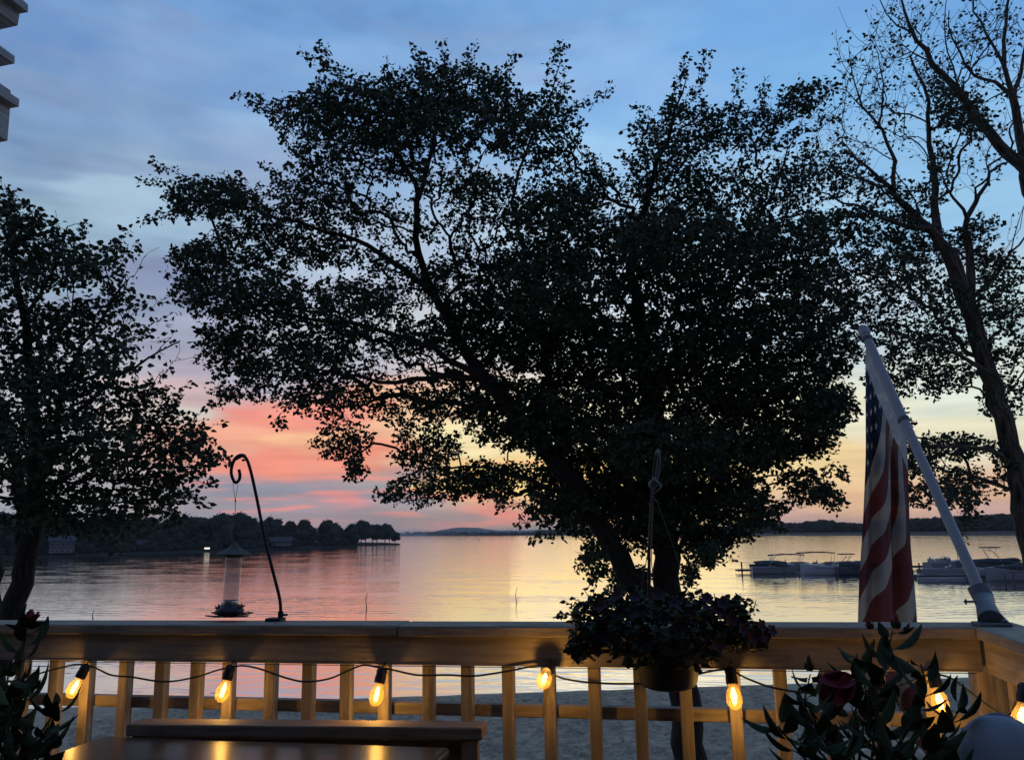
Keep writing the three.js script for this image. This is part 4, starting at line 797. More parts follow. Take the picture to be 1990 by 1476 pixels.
// ---------------------------------------------------------------- hanging basket and its hook
const petal = (len, wid, curl) => { const g = new THREE.PlaneGeometry(1, 1, 4, 5).translate(0, 0.5, 0), p = g.attributes.position; for (let i = 0; i < p.count; i++) { const x = p.getX(i), y = p.getY(i), w = Math.sin(Math.PI * (0.12 + 0.8 * Math.pow(y, 0.75))) * wid; p.setXYZ(i, x * w, y * len, curl * y * y * len + x * x * wid * 0.5 + 0.02 * len * Math.sin(x * 9 + y * 5) * y); } g.computeVertexNormals(); return g; };
const petuniaGeo = (() => { const gs = []; for (let k = 0; k < 5; k++) gs.push(petal(0.024, 0.026, -0.35).rotateX(-0.75).rotateZ(0).rotateY(k * 1.2566)); gs.push(tube([V(0, -0.025, 0), V(0, -0.008, 0), V(0, 0.004, 0)], [0.002, 0.0035, 0.007], 7)); return join(gs); })();
{
  reseed(202);
  const c = at(1300, 1337, 2.32), m = (x, y, dz = 0) => at(x, y, 2.32 + dz).sub(c);
  const b = thing('hanging_basket', 'full hanging basket of dark trailing flowers in a round pot in front of the railing', 'hanging plant', c);
  const R0 = 0.098, potMat = std({ name: 'dark_pot', color: rgb(0.011, 0.012, 0.01), roughness: 0.6, bumpMap: rep(speck, 3, 3), bumpScale: 0.001 });
  part('pot', lathe([[0.0001, 0], [0.055, 0.0], [0.072, 0.006], [0.081, 0.018], [0.097, 0.1], [0.103, 0.113], [0.108, 0.116], [0.108, 0.124], [0.1, 0.126], [0.095, 0.118], [0.0001, 0.108]], 36), potMat, b);
  // mounds of leaves [px, py, rx, ry, depth offset, count]
  const mounds = [[1290, 1225, 150, 62, 0, 900], [1180, 1205, 75, 48, 0.02, 340], [1150, 1235, 50, 42, -0.02, 160], [1390, 1210, 70, 46, 0.02, 300], [1450, 1235, 46, 30, 0, 130], [1432, 1182, 32, 26, 0.03, 90], [1210, 1165, 60, 22, 0.05, 130], [1330, 1175, 50, 26, 0.05, 120], [1240, 1270, 60, 28, -0.08, 130], [1330, 1275, 60, 24, -0.08, 110], [1130, 1262, 30, 24, -0.03, 46], [1480, 1245, 16, 10, 0, 18]];
  const mats = [], stems = [], leafAt = (p, s, droop) => {
    const yaw = rnd() * 6.283, d = V(Math.cos(yaw), rr(-0.7, 0.8) - droop, Math.sin(yaw)).normalize(), sd = V(gauss(), gauss(), gauss()).cross(d).normalize(), nz = sd.clone().cross(d);
    mats.push(new THREE.Matrix4().makeBasis(sd.multiplyScalar(s * 0.9), d.multiplyScalar(s), nz.multiplyScalar(s)).setPosition(p));
  };
  for (const [px, py, rx, ry, dz, n] of mounds) {
    for (let i = 0; i < n; i++) { let v; do v = V(rr(-1, 1), rr(-1, 1), rr(-1, 1)); while (v.lengthSq() > 1); v.multiplyScalar(Math.pow(v.length() + 0.01, -0.3)); leafAt(m(px + v.x * rx, py + v.y * ry, dz + v.z * rx * 0.0011), rr(0.017, 0.032), 0.1); }
  }
  const trails = [[1130, 1190, 1072, 1200, 12], [1120, 1180, 1098, 1168, 7], [1140, 1175, 1108, 1160, 7], [1150, 1165, 1135, 1145, 6], [1155, 1180, 1155, 1140, 8], [1110, 1195, 1085, 1192, 8], [1460, 1190, 1470, 1165, 6], [1440, 1170, 1430, 1155, 6], [1470, 1215, 1500, 1228, 8], [1240, 1150, 1236, 1132, 5], [1370, 1160, 1352, 1142, 7], [1350, 1165, 1330, 1140, 7], [1390, 1170, 1388, 1152, 5], [1120, 1250, 1108, 1268, 6], [1255, 1280, 1245, 1308, 7], [1370, 1270, 1385, 1292, 6], [1455, 1250, 1490, 1262, 6]];
  for (const [x0, y0, x1, y1, n] of trails) {
    const dz = rr(-0.03, 0.05), p0 = m(1290 + (x0 - 1290) * 0.6, y0 + 20, dz), p1 = m(x0, y0, dz), p2 = m(x1, y1, dz);
    stems.push(tube(curve([p0, p1, p2], 8), [0.0022, 0.002, 0.0019, 0.0018, 0.0016, 0.0015, 0.0013, 0.0012, 0.001], 4));
    for (let i = 0; i < n; i++) leafAt(p1.clone().lerp(p2, (i + rnd()) / n).add(V(gauss(), gauss(), gauss()).multiplyScalar(0.006)), rr(0.012, 0.02), 0.1);
  }
  part('stem', stems, leafMat(0.05, 0.06, 0.03), b);
  const fo = new THREE.InstancedMesh(leafShape, leafMat(0.05, 0.058, 0.032), mats.length);
  mats.forEach((x, i) => fo.setMatrixAt(i, x));
  fo.name = 'foliage'; fo.userData.kind = 'stuff'; fo.castShadow = fo.receiveShadow = true; b.add(fo);
  const fm = [std({ name: 'dark_petal', color: rgb(0.05, 0.014, 0.018), roughness: 0.75, side: THREE.DoubleSide }), std({ name: 'plum_petal', color: rgb(0.042, 0.02, 0.032), roughness: 0.75, side: THREE.DoubleSide })];
  const spots = [[1175, 1180], [1205, 1195], [1150, 1225], [1180, 1235], [1225, 1225], [1250, 1190], [1262, 1240], [1290, 1205], [1305, 1255], [1340, 1200], [1365, 1235], [1395, 1185], [1372, 1165], [1400, 1175], [1420, 1205], [1440, 1222], [1462, 1235], [1482, 1232], [1340, 1255], [1225, 1262], [1165, 1258], [1128, 1270], [1390, 1250], [1310, 1175], [1280, 1160], [1235, 1165], [1205, 1160], [1320, 1225], [1475, 1216], [1496, 1226]];
  spots.forEach(([x, y], i) => {
    const f = part('flower', petuniaGeo, fm[i % 2], b), p = m(x, y, -0.13 * (1 - Math.abs(x - 1300) / 230) - 0.01), s = rr(0.8, 1.25);
    f.position.copy(p); f.scale.setScalar(s);
    f.quaternion.setFromUnitVectors(V(0, 1, 0), V((x - 1300) / 200 + gauss() * 0.3, (1240 - y) / 90 + 0.1 + gauss() * 0.2, 1).normalize());
  });
  // hook rising from the railing cap behind the basket, with the cords that carry it
  const foot = onY(1262, 1207, CAP), w = (x, y) => onZ(x, y, foot.z), tipW = at(1272, 934, 2.42);
  const h = thing('shepherd_hook', 'thin black hook with a narrow looped top above the hanging basket', 'hook', foot);
  const rod = [w(1262, 1207), w(1262, 1140), w(1262, 1060), w(1265, 1000), w(1270, 930), w(1274, 895), w(1277, 882).add(V(0, 0, 0.03)), w(1281, 880).add(V(0, 0, 0.09)), w(1283, 892).add(V(0, 0, 0.15)), w(1282, 925).add(V(0, 0, 0.18)), w(1278, 940).add(V(0, 0, 0.2)), w(1274, 936).add(V(0, 0, 0.22))].map((p) => p.sub(foot));
  part('rod', tube(new THREE.CatmullRomCurve3(rod, false, 'centripetal').getPoints(90), 0.0052, 8), darkIron, h);
  part('clamp', [box(0.055, 0.012, 0.05, 0, 0.0062, 0, 0.003), cyl(V(0, 0.01, 0), V(0, 0.034, 0), 0.0095)], darkIron, h);
  const tip = rod[rod.length - 1].clone().add(foot).sub(c), cordMat = std({ name: 'grey_cord', color: rgb(0.13, 0.125, 0.12), roughness: 0.8 });
  const k0 = m(1268, 952), k1 = m(1277, 975);
  part('hanger', [
    tube(curve([tip.clone().add(V(0, -0.004, 0)), m(1262, 944), k0, m(1266, 962), k1], 16), 0.0028, 6), tube(curve([k0, m(1284, 938), m(1287, 944)], 8), 0.0024, 6), tube(curve([tip, m(1284, 948), m(1272, 958), m(1266, 965)], 10), 0.0026, 6),
    tube([m(1268, 962), m(1258, 1080), V(-0.1, 0.12, 0.02)], 0.0013, 5), tube([m(1270, 964), m(1266, 1090), V(-0.02, 0.12, -0.1)], 0.0013, 5), tube([k1, m(1312, 1070), V(0.1, 0.12, 0.02)], 0.0011, 5),
  ], cordMat, b);
}

// ---------------------------------------------------------------- flag, pole and socket
{
  const foot = onY(1928, 1216, CAP), tip = at(1678, 640, 3.18), sock = at(1905, 1147, 2.52);
  const dir = tip.clone().sub(sock).normalize();
  const holder = std({ name: 'cast_metal', color: rgb(0.17, 0.175, 0.18), roughness: 0.55, metalness: 0.35, bumpMap: rep(speck, 5, 5), bumpScale: 0.0012 });
  const s = thing('flag_bracket', 'grey cast bracket on the railing corner holding the flag pole', 'bracket', foot);
  const l = (p) => p.clone().sub(foot), mouth = l(sock), root = V(0.0, 0.012, 0.0);
  part('base_plate', box(0.088, 0.01, 0.07, 0, 0.0052, 0, 0.004), holder, s);
  part('tube', tube([root, root.clone().lerp(mouth, 0.45), mouth.clone().addScaledVector(dir, -0.03), mouth.clone().addScaledVector(dir, 0.012)], [0.034, 0.026, 0.029, 0.032], 18), holder, s);
  part('rib', tube([V(0.03, 0.006, 0.02), root.clone().lerp(mouth, 0.55).add(V(0.012, 0, 0.006))], [0.012, 0.004], 8), holder, s);
  part('set_screw', [cyl(root.clone().lerp(mouth, 0.62), root.clone().lerp(mouth, 0.62).add(V(-0.055, 0, 0.0)), 0.0032), cyl(root.clone().lerp(mouth, 0.62).add(V(-0.05, -0.008, 0)), root.clone().lerp(mouth, 0.62).add(V(-0.05, 0.008, 0)), 0.003)], holder, s);
  for (const [x, z] of [[-0.034, 0.026], [0.034, 0.026]]) part('screw', cyl(V(x, 0.009, z), V(x, 0.013, z), 0.005), holder, s);
  const pole = thing('flag_pole', 'slanting white flag pole rising from the corner bracket', 'flag pole', sock);
  const poleMat = std({ name: 'white_enamel', color: rgb(0.38, 0.39, 0.4), roughness: 0.4, bumpMap: rep(speck, 8, 8), bumpScale: 0.0003 });
  const L = tip.distanceTo(sock), pl = (f) => dir.clone().multiplyScalar(L * f);
  part('shaft', tube([pl(-0.03), pl(0.5), pl(0.985)], [0.0165, 0.0165, 0.0165], 20), poleMat, pole);
  part('end_cap', tube([pl(0.975), pl(0.98), pl(1.0), pl(1.012)], [0.019, 0.021, 0.021, 0.012], 20), poleMat, pole);
  for (const f of [0.6, 0.955]) part('flag_ring', tube([pl(f - 0.006), pl(f + 0.006)], [0.0205, 0.0205], 18), std({ name: 'ring_plastic', color: rgb(0.12, 0.13, 0.14), roughness: 0.5 }), pole);
  // the flag: hangs limp from the upper part of the pole, its cloth running down and to the left in deep folds
  const cv = document.createElement('canvas'); cv.width = 1024; cv.height = 1024;
  const g = cv.getContext('2d'), red = '#784040', white = '#b8b5ae', blue = '#222a44';
  for (let i = 0; i < 13; i++) { g.fillStyle = i % 2 ? white : red; g.fillRect(0, Math.floor(i * 1024 / 13), 1024, 80); }
  g.fillStyle = blue; g.fillRect(0, 0, 410, Math.round(7 * 1024 / 13));
  g.fillStyle = '#dedcd8';
  const star = (x, y, r, sx) => { g.beginPath(); for (let k = 0; k < 10; k++) { const a = k * Math.PI / 5 - Math.PI / 2, q = k % 2 ? r * 0.4 : r; g.lineTo(x + Math.cos(a) * q * sx, y + Math.sin(a) * q); } g.fill(); };
  for (let r = 0; r < 9; r++) for (let k = 0; k < (r % 2 ? 5 : 6); k++) star((410 / 12) * (1 + k * 2 + (r % 2)), (551 / 10) * (1 + r), 23, 0.62);
  g.fillStyle = '#d5d4d2'; g.fillRect(0, 0, 96, 1024);                 // canvas heading along the pole
  const ft = new THREE.CanvasTexture(cv); ft.colorSpace = THREE.SRGBColorSpace; ft.wrapS = THREE.ClampToEdgeWrapping; ft.wrapT = THREE.ClampToEdgeWrapping; ft.magFilter = THREE.LinearFilter;
  const weave = rep(speck, 60, 40);
  const cloth = phys({ name: 'flag_cloth', map: ft, color: rgb(0.9, 0.9, 0.9), roughness: 0.85, side: THREE.DoubleSide, bumpMap: weave, bumpScale: 0.0006, transmission: 0.2, thickness: 0 });
  const flag = thing('flag', 'limp American flag of stars and stripes hanging from the slanting white pole', 'flag', tip);
  const NU = 72, NV = 90, pos = [], uv = [], idx = [], FALL = 1.3;
  for (let j = 0; j <= NV; j++) for (let i = 0; i <= NU; i++) {
    const u = i / NU, v = j / NV, top = tip.clone().lerp(sock, 0.03 + u * 0.38);
    const fold = smooth(v, 0.02, 0.4), drop = v * FALL * (1 - 0.12 * u);
    // the cloth gathers into folds that deepen as it falls
    const ph = u * 15 + 1.1 * Math.sin(v * 2.6) + 0.5 * noise(u * 3, v * 3, 2), dz = fold * (0.028 * Math.sin(ph) + 0.012 * Math.sin(ph * 2.1 + 1.3)) + 0.01 * noise(u * 4, v * 5, 7);
    const xl = -0.155 * Math.pow(drop / 1.25, 0.9) + 0.006 * Math.sin(v * 5), xr = -0.012 * drop, x = top.x + lerp(xl, xr, Math.pow(u, 0.8)) + 0.007 * fold * Math.cos(ph), pull = fold * 0.35;
    const z = lerp(top.z, tip.z + 0.05, pull) + dz;
    pos.push(x - tip.x, top.y - drop - 0.012 - tip.y, z - tip.z);
    // position in the flag: the stripes come down off the pole and sweep to the left edge
    let s = (v < 0.44 ? 0.05 + v * 1.11 : 0.54 + (v - 0.44) * 0.97) + lerp(0.92, 0.52, smooth(v, 0.02, 0.46)) * u;
    s = s > 1 ? 2 - s : s;
    s = Math.abs(s);
    uv.push(clamp(v * 0.78 - 0.02 + 0.05 * (1 - u), 0, 1), 1 - clamp(s, 0.001, 0.999));
  }
  for (let j = 0; j < NV; j++) for (let i = 0; i < NU; i++) { const a = j * (NU + 1) + i, b = a + NU + 1; idx.push(a, b, a + 1, a + 1, b, b + 1); }
  const fg = new THREE.BufferGeometry();
  fg.setAttribute('position', new THREE.Float32BufferAttribute(pos, 3)); fg.setAttribute('uv', new THREE.Float32BufferAttribute(uv, 2)); fg.setIndex(idx); fg.computeVertexNormals();
  part('cloth', fg, cloth, flag);
  part('grommet', [new THREE.TorusGeometry(0.009, 0.003, 6, 14).translate(0.01, -0.05, 0.03)], holder, flag);
}

// ---------------------------------------------------------------- hibiscus plants and the cushion
const bigLeaf = [0, 1, 2].map((k) => { const g = new THREE.PlaneGeometry(1, 1, 4, 9).translate(0, 0.5, 0), p = g.attributes.position; for (let i = 0; i < p.count; i++) { const x = p.getX(i), y = p.getY(i), w = Math.pow(Math.sin(Math.PI * Math.pow(clamp(y, 0.001, 0.999), 0.8)), 0.85) * [0.46, 0.4, 0.54][k] + 0.004; p.setXYZ(i, x * w, y, -[0.22, 0.42, 0.12][k] * y * y + Math.abs(x) * w * 0.42 + 0.012 * Math.sin(y * 22) * Math.abs(x)); } g.computeVertexNormals(); return g; });
const hibLeaf = [leafMat(0.036, 0.052, 0.018), leafMat(0.046, 0.06, 0.022), leafMat(0.03, 0.042, 0.018)];
hibLeaf.forEach((m) => { m.roughness = 0.75; m.specularIntensity = 0.25; });
function hibiscus(name, label, base, stems, leafLen, seedNo, extra) {
  reseed(seedNo);
  const p = thing(name, label, 'plant', base);
  const stemMat = std({ name: 'green_stem', color: rgb(0.06, 0.065, 0.035), roughness: 0.7 });
  for (const [pts, n, from = 0.15] of stems) {
    const c = new THREE.CatmullRomCurve3(pts.map(([x, y, t]) => at(x, y, t).sub(base)), false, 'centripetal'), sp = c.getPoints(18);
    part('stem', tube(sp, sp.map((_, i) => lerp(0.0042, 0.0014, i / 18)), 6), stemMat, p);
    for (let i = 0; i < n; i++) {
      const f = lerp(from, 1, (i + 0.5 * rnd()) / n), q = c.getPoint(Math.min(1, f)), tan = c.getTangent(Math.min(1, f)), a = i * 2.4 + rnd() * 0.7;
      const out = V(Math.cos(a), rr(-0.15, 0.55), Math.sin(a)).addScaledVector(tan, 0.55).normalize(), len = leafLen * rr(0.6, 1.15) * (f > 0.9 ? 0.7 : 1);
      const m = part('leaf', bigLeaf[i % 3], hibLeaf[Math.floor(rnd() * 3)], p), petiole = q.clone().addScaledVector(out, len * 0.22);
      const side = V(0, 1, 0).cross(out).normalize(), nz = side.clone().cross(out);
      const mm = new THREE.Matrix4().makeBasis(side.clone().multiplyScalar(len), out.clone().multiplyScalar(len), nz.clone().multiplyScalar(len)).setPosition(petiole);
      mm.decompose(m.position, m.quaternion, m.scale);
      m.rotateY(gauss() * 0.5); m.rotateX(gauss() * 0.35);
      part('leaf_stalk', tube([q, petiole.clone().addScaledVector(out, len * 0.02)], [0.0012, 0.001], 4), stemMat, p);
    }
  }
  extra(p);
  return p;
}
const redPetal = std({ name: 'red_petal', color: rgb(0.2, 0.012, 0.022), roughness: 0.7, side: THREE.DoubleSide });
const bud = (p, at0, dir, len, mat) => { const q = new THREE.Quaternion().setFromUnitVectors(V(0, 1, 0), dir.clone().normalize()); const m = part('bud', lathe([[0.0001, 0], [len * 0.16, len * 0.12], [len * 0.2, len * 0.35], [len * 0.13, len * 0.75], [0.0001, len]], 10), mat, p); m.position.copy(at0); m.quaternion.copy(q); for (let k = 0; k < 5; k++) { const s = part('sepal', bigLeaf[0], hibLeaf[1], m); s.scale.setScalar(len * 0.55); s.position.set(Math.cos(k * 1.257) * len * 0.1, 0, Math.sin(k * 1.257) * len * 0.1); s.rotation.set(0, -k * 1.257 + Math.PI / 2, 0); s.rotateX(0.5); } return m; };
const bloom = (p, at0, dir, len, open) => { const q = new THREE.Quaternion().setFromUnitVectors(V(0, 1, 0), dir.clone().normalize()); for (let k = 0; k < 5; k++) { const m = part('petal', petal(len, len * 0.72, 0.15), redPetal, p); m.position.copy(at0); m.quaternion.copy(q); m.rotateY(k * 1.2566); m.rotateX(open); } };
{
  const base = at(1700, 1700, 1.75);
  hibiscus('hibiscus_plant', 'hibiscus with long dark leaves and a drooping red flower in the right foreground', base, [
    [[[1700, 1700, 1.75], [1690, 1560, 1.75], [1700, 1420, 1.74], [1715, 1320, 1.72], [1735, 1225, 1.7]], 22, 0.3],
    [[[1690, 1640, 1.75], [1640, 1500, 1.72], [1590, 1420, 1.7], [1565, 1370, 1.69], [1575, 1310, 1.68]], 15, 0.3],
    [[[1700, 1640, 1.75], [1730, 1480, 1.7], [1775, 1400, 1.66], [1800, 1340, 1.63], [1790, 1290, 1.62]], 15, 0.3],
    [[[1710, 1660, 1.75], [1790, 1500, 1.72], [1840, 1420, 1.7], [1870, 1370, 1.68]], 13, 0.3],
    [[[1690, 1640, 1.75], [1660, 1480, 1.78], [1660, 1400, 1.8], [1675, 1320, 1.82], [1665, 1270, 1.83]], 15, 0.3],
    [[[1680, 1660, 1.75], [1600, 1520, 1.68], [1545, 1450, 1.64], [1512, 1410, 1.62]], 11, 0.35],
    [[[1700, 1660, 1.75], [1710, 1520, 1.66], [1700, 1450, 1.6], [1680, 1400, 1.56]], 13, 0.3],
    [[[1705, 1680, 1.75], [1760, 1540, 1.64], [1800, 1470, 1.58], [1840, 1440, 1.55]], 11, 0.3],
    [[[1690, 1680, 1.75], [1640, 1560, 1.62], [1610, 1480, 1.56], [1570, 1440, 1.53]], 11, 0.3],
      [[[1700, 1700, 1.7], [1660, 1560, 1.6], [1640, 1500, 1.54], [1620, 1462, 1.5]], 14, 0.2],
    [[[1720, 1700, 1.7], [1740, 1560, 1.58], [1750, 1500, 1.52], [1745, 1455, 1.48]], 14, 0.2],
    [[[1720, 1700, 1.7], [1790, 1580, 1.6], [1830, 1520, 1.55], [1850, 1490, 1.52]], 12, 0.2],
    [[[1690, 1680, 1.75], [1620, 1480, 1.74], [1600, 1400, 1.76], [1620, 1350, 1.77]], 13, 0.3],
    [[[1700, 1680, 1.75], [1720, 1480, 1.78], [1700, 1380, 1.8], [1710, 1300, 1.82]], 14, 0.3],
  ], 0.072, 301, (p) => {
    const L = (x, y, t) => at(x, y, t).sub(base);
    bloom(p, L(1655, 1318, 1.66), V(-1, -0.55, 0.25), 0.075, 0.32);
    part('flower_stalk', tube(curve([L(1690, 1400, 1.72), L(1680, 1330, 1.68), L(1655, 1318, 1.66)], 8), 0.0018, 5), hibLeaf[1], p);
    bud(p, L(1742, 1222, 1.7), V(0.06, 1, 0), 0.036, redPetal); bud(p, L(1760, 1228, 1.7), V(0.4, 0.8, 0.1), 0.022, redPetal); bud(p, L(1695, 1222, 1.74), V(-0.4, 0.9, 0), 0.028, redPetal); bud(p, L(1574, 1304, 1.68), V(0, 1, 0), 0.034, hibLeaf[1]);
    part('pot', lathe([[0.0001, -0.25], [0.12, -0.25], [0.15, 0.0], [0.16, 0.02], [0.145, 0.02], [0.0001, 0.0]], 28), std({ name: 'clay_pot', color: rgb(0.2, 0.1, 0.06), roughness: 0.8 }), p);
  });
}
{
  const base = at(-60, 1760, 1.7);
  hibiscus('hibiscus_plant', 'hibiscus at the left edge with a small red bloom above the railing cap', base, [
    [[[-60, 1760, 1.7], [-20, 1560, 1.72], [20, 1400, 1.76], [40, 1290, 1.8], [52, 1216, 1.82]], 20, 0.3],
    [[[-60, 1760, 1.7], [10, 1560, 1.7], [60, 1450, 1.7], [95, 1400, 1.7], [112, 1370, 1.7]], 13, 0.3],
    [[[-50, 1720, 1.7], [-30, 1560, 1.66], [0, 1440, 1.64], [30, 1370, 1.62], [66, 1330, 1.61]], 15, 0.25],
    [[[-60, 1720, 1.7], [-60, 1520, 1.7], [-40, 1400, 1.7], [-5, 1290, 1.7]], 15, 0.25],
    [[[-60, 1740, 1.7], [20, 1600, 1.62], [50, 1510, 1.58], [70, 1460, 1.56], [110, 1420, 1.55]], 13, 0.25],
    [[[-60, 1740, 1.7], [-20, 1600, 1.58], [10, 1500, 1.55], [20, 1440, 1.53]], 14, 0.2],
    [[[-60, 1740, 1.7], [-70, 1560, 1.6], [-30, 1460, 1.57], [0, 1400, 1.56]], 12, 0.2],
      [[[-60, 1740, 1.7], [30, 1560, 1.66], [70, 1480, 1.65], [85, 1440, 1.64]], 13, 0.25],
    [[[-60, 1740, 1.7], [-30, 1560, 1.75], [-10, 1440, 1.78], [10, 1360, 1.8], [15, 1300, 1.8]], 14, 0.25],
  ], 0.07, 302, (p) => {
    const L = (x, y, t) => at(x, y, t).sub(base);
    bloom(p, L(52, 1216, 1.82), V(0.25, 1, 0.1), 0.036, 0.3); bloom(p, L(54, 1214, 1.82), V(0.25, 1, 0.2), 0.03, 0.55);
    for (const d of [[-0.7, 0.6, 0.2], [1, 0.1, 0.2], [0.4, 0.2, 1], [-0.6, -0.1, 0.6]]) { const m = part('sepal', bigLeaf[1], hibLeaf[0], p); m.position.copy(L(52, 1216, 1.82)); m.scale.setScalar(0.042); m.quaternion.setFromUnitVectors(V(0, 1, 0), V(...d).normalize()); }
    part('pot', lathe([[0.0001, -0.25], [0.12, -0.25], [0.15, 0.0], [0.16, 0.02], [0.145, 0.02], [0.0001, 0.0]], 28), std({ name: 'clay_pot', color: rgb(0.2, 0.1, 0.06), roughness: 0.8 }), p);
  });
}
{
  reseed(404);
  const c = at(1938, 1478, 1.66), weaveB = rep(speck, 7, 7);
  const fabric = phys({ name: 'blue_grey_fabric', color: rgb(0.47, 0.49, 0.52), roughness: 0.95, bumpMap: weaveB, bumpScale: 0.0012, sheen: 0.4, sheenRoughness: 0.6, sheenColor: rgb(0.5, 0.5, 0.55) });
  const ch = thing('patio_chair', 'chair with a round topped blue grey padded back in the lower right corner', 'chair', V(c.x + 0.01, DECK, c.z));
  const o = ch.position, cy = c.y - DECK;
  const g = new THREE.SphereGeometry(1, 40, 28), p = g.attributes.position;
  for (let i = 0; i < p.count; i++) { const v = V().fromBufferAttribute(p, i), k = 1 / Math.pow(Math.abs(v.x) ** 2.5 + Math.abs(v.y) ** 2.5 + Math.abs(v.z) ** 2.5, 1 / 2.5), w = 1 + 0.03 * noise(v.x * 2, v.y * 2, v.z * 2); p.setXYZ(i, v.x * k * 0.1 * w, v.y * k * 0.2 * w + cy - 0.112, v.z * k * 0.075 * w); }
  g.computeVertexNormals();
  part('back_cushion', g, fabric, ch);
  part('piping', new THREE.TorusGeometry(1, 0.03, 8, 48).scale(0.1, 0.2, 0.09).translate(0, cy - 0.112, 0), fabric, ch);
  part('seat_cushion', box(0.24, 0.07, 0.36, 0, 0.42, 0.24, 0.03), fabric, ch);
  part('seat_frame', box(0.25, 0.035, 0.4, 0, 0.366, 0.22, 0.006), benchWood, ch);
  for (const [x, z, h] of [[-0.1, 0.02, 0.62], [0.1, 0.02, 0.62], [-0.1, 0.4, 0.35], [0.1, 0.4, 0.35]]) part('leg', box(0.035, h, 0.035, x, h / 2, z - (h > 0.5 ? 0.005 : 0), 0.004, 'y'), benchWood, ch);
}

// ---------------------------------------------------------------- the lake's small things: sticks, docks, boats, houses, lights
{
  const wet = std({ name: 'wet_wood', color: rgb(0.045, 0.04, 0.035), roughness: 0.7 });
  const stick = (px0, py0, pts, r, label, group) => { const b = onY(px0, py0, 0), D = -(V(b.x, -7, b.z).applyMatrix4(RI).z), t = thing('branch', label, 'stick', b); part('stem', tube(curve(pts.map(([x, y]) => at(x, y, D).sub(b)), 10), Array.from({ length: 11 }, (_, i) => lerp(r, r * 0.4, i / 10)), 6), wet, t); return t; };
  const a = stick(712, 1183, [[712, 1190], [712, 1176], [711, 1168], [714, 1152]], 0.05, 'crooked stick poking out of the water right of the feeder hook');
  const a0 = onY(712, 1183, 0), Da = -(V(a0.x, -7, a0.z).applyMatrix4(RI).z);
  part('twig', tube([at(711, 1166, Da).sub(a0), at(709, 1158, Da).sub(a0)], [0.03, 0.012], 5), wet, a);
  stick(1003, 1170, [[1005, 1178], [1003, 1164], [1002, 1154], [1005, 1141]], 0.05, 'bent stick standing in the yellow water in the middle of the lake');
  stick(180, 1206, [[180, 1212], [180, 1202], [179, 1194], [183, 1185]], 0.055, 'short forked stick in the water behind the left end of the railing');
  const b = onY(930, 1051, 0), Db = -(V(b.x, -7, b.z).applyMatrix4(RI).z), mk = thing('channel_marker', 'tiny dark marker post far out on the lake', 'marker', b);
  part('post', cyl(V(0, -0.5, 0), V(0, 2.2, 0), 0.16, 0.16, 8), wet, mk); part('board', box(0.9, 0.7, 0.1, 0, 2, 0.2, 0.02), wet, mk);
}
const hullM = { white: std({ name: 'white_hull', color: rgb(0.34, 0.34, 0.34), roughness: 0.35 }), grey: std({ name: 'grey_hull', color: rgb(0.2, 0.205, 0.21), roughness: 0.4 }), dark: std({ name: 'dark_hull', color: rgb(0.06, 0.065, 0.075), roughness: 0.35 }), canvas: std({ name: 'boat_canvas', color: rgb(0.05, 0.055, 0.06), roughness: 0.9 }), metal: std({ name: 'boat_metal', color: rgb(0.4, 0.41, 0.42), roughness: 0.35, metalness: 0.8 }), seat: std({ name: 'boat_seat', color: rgb(0.35, 0.34, 0.32), roughness: 0.7 }), glass: phys({ name: 'boat_glass', color: rgb(0.3, 0.33, 0.35), roughness: 0.1, transmission: 0.6, thickness: 0 }), motor: std({ name: 'motor_cowl', color: rgb(0.02, 0.02, 0.022), roughness: 0.3 }), timber: std({ name: 'dock_timber', color: rgb(0.1, 0.09, 0.08), roughness: 0.9 }) };
function outboard(g, x, y) { const m = part('motor', [new RoundedBoxGeometry(0.55, 0.6, 0.42, 3, 0.16).translate(x - 0.25, y + 0.35, 0), box(0.2, 0.9, 0.16, x - 0.22, y - 0.35, 0, 0.05), box(0.4, 0.06, 0.3, x - 0.3, y - 0.1, 0, 0.02)], hullM.motor, g); return m; }
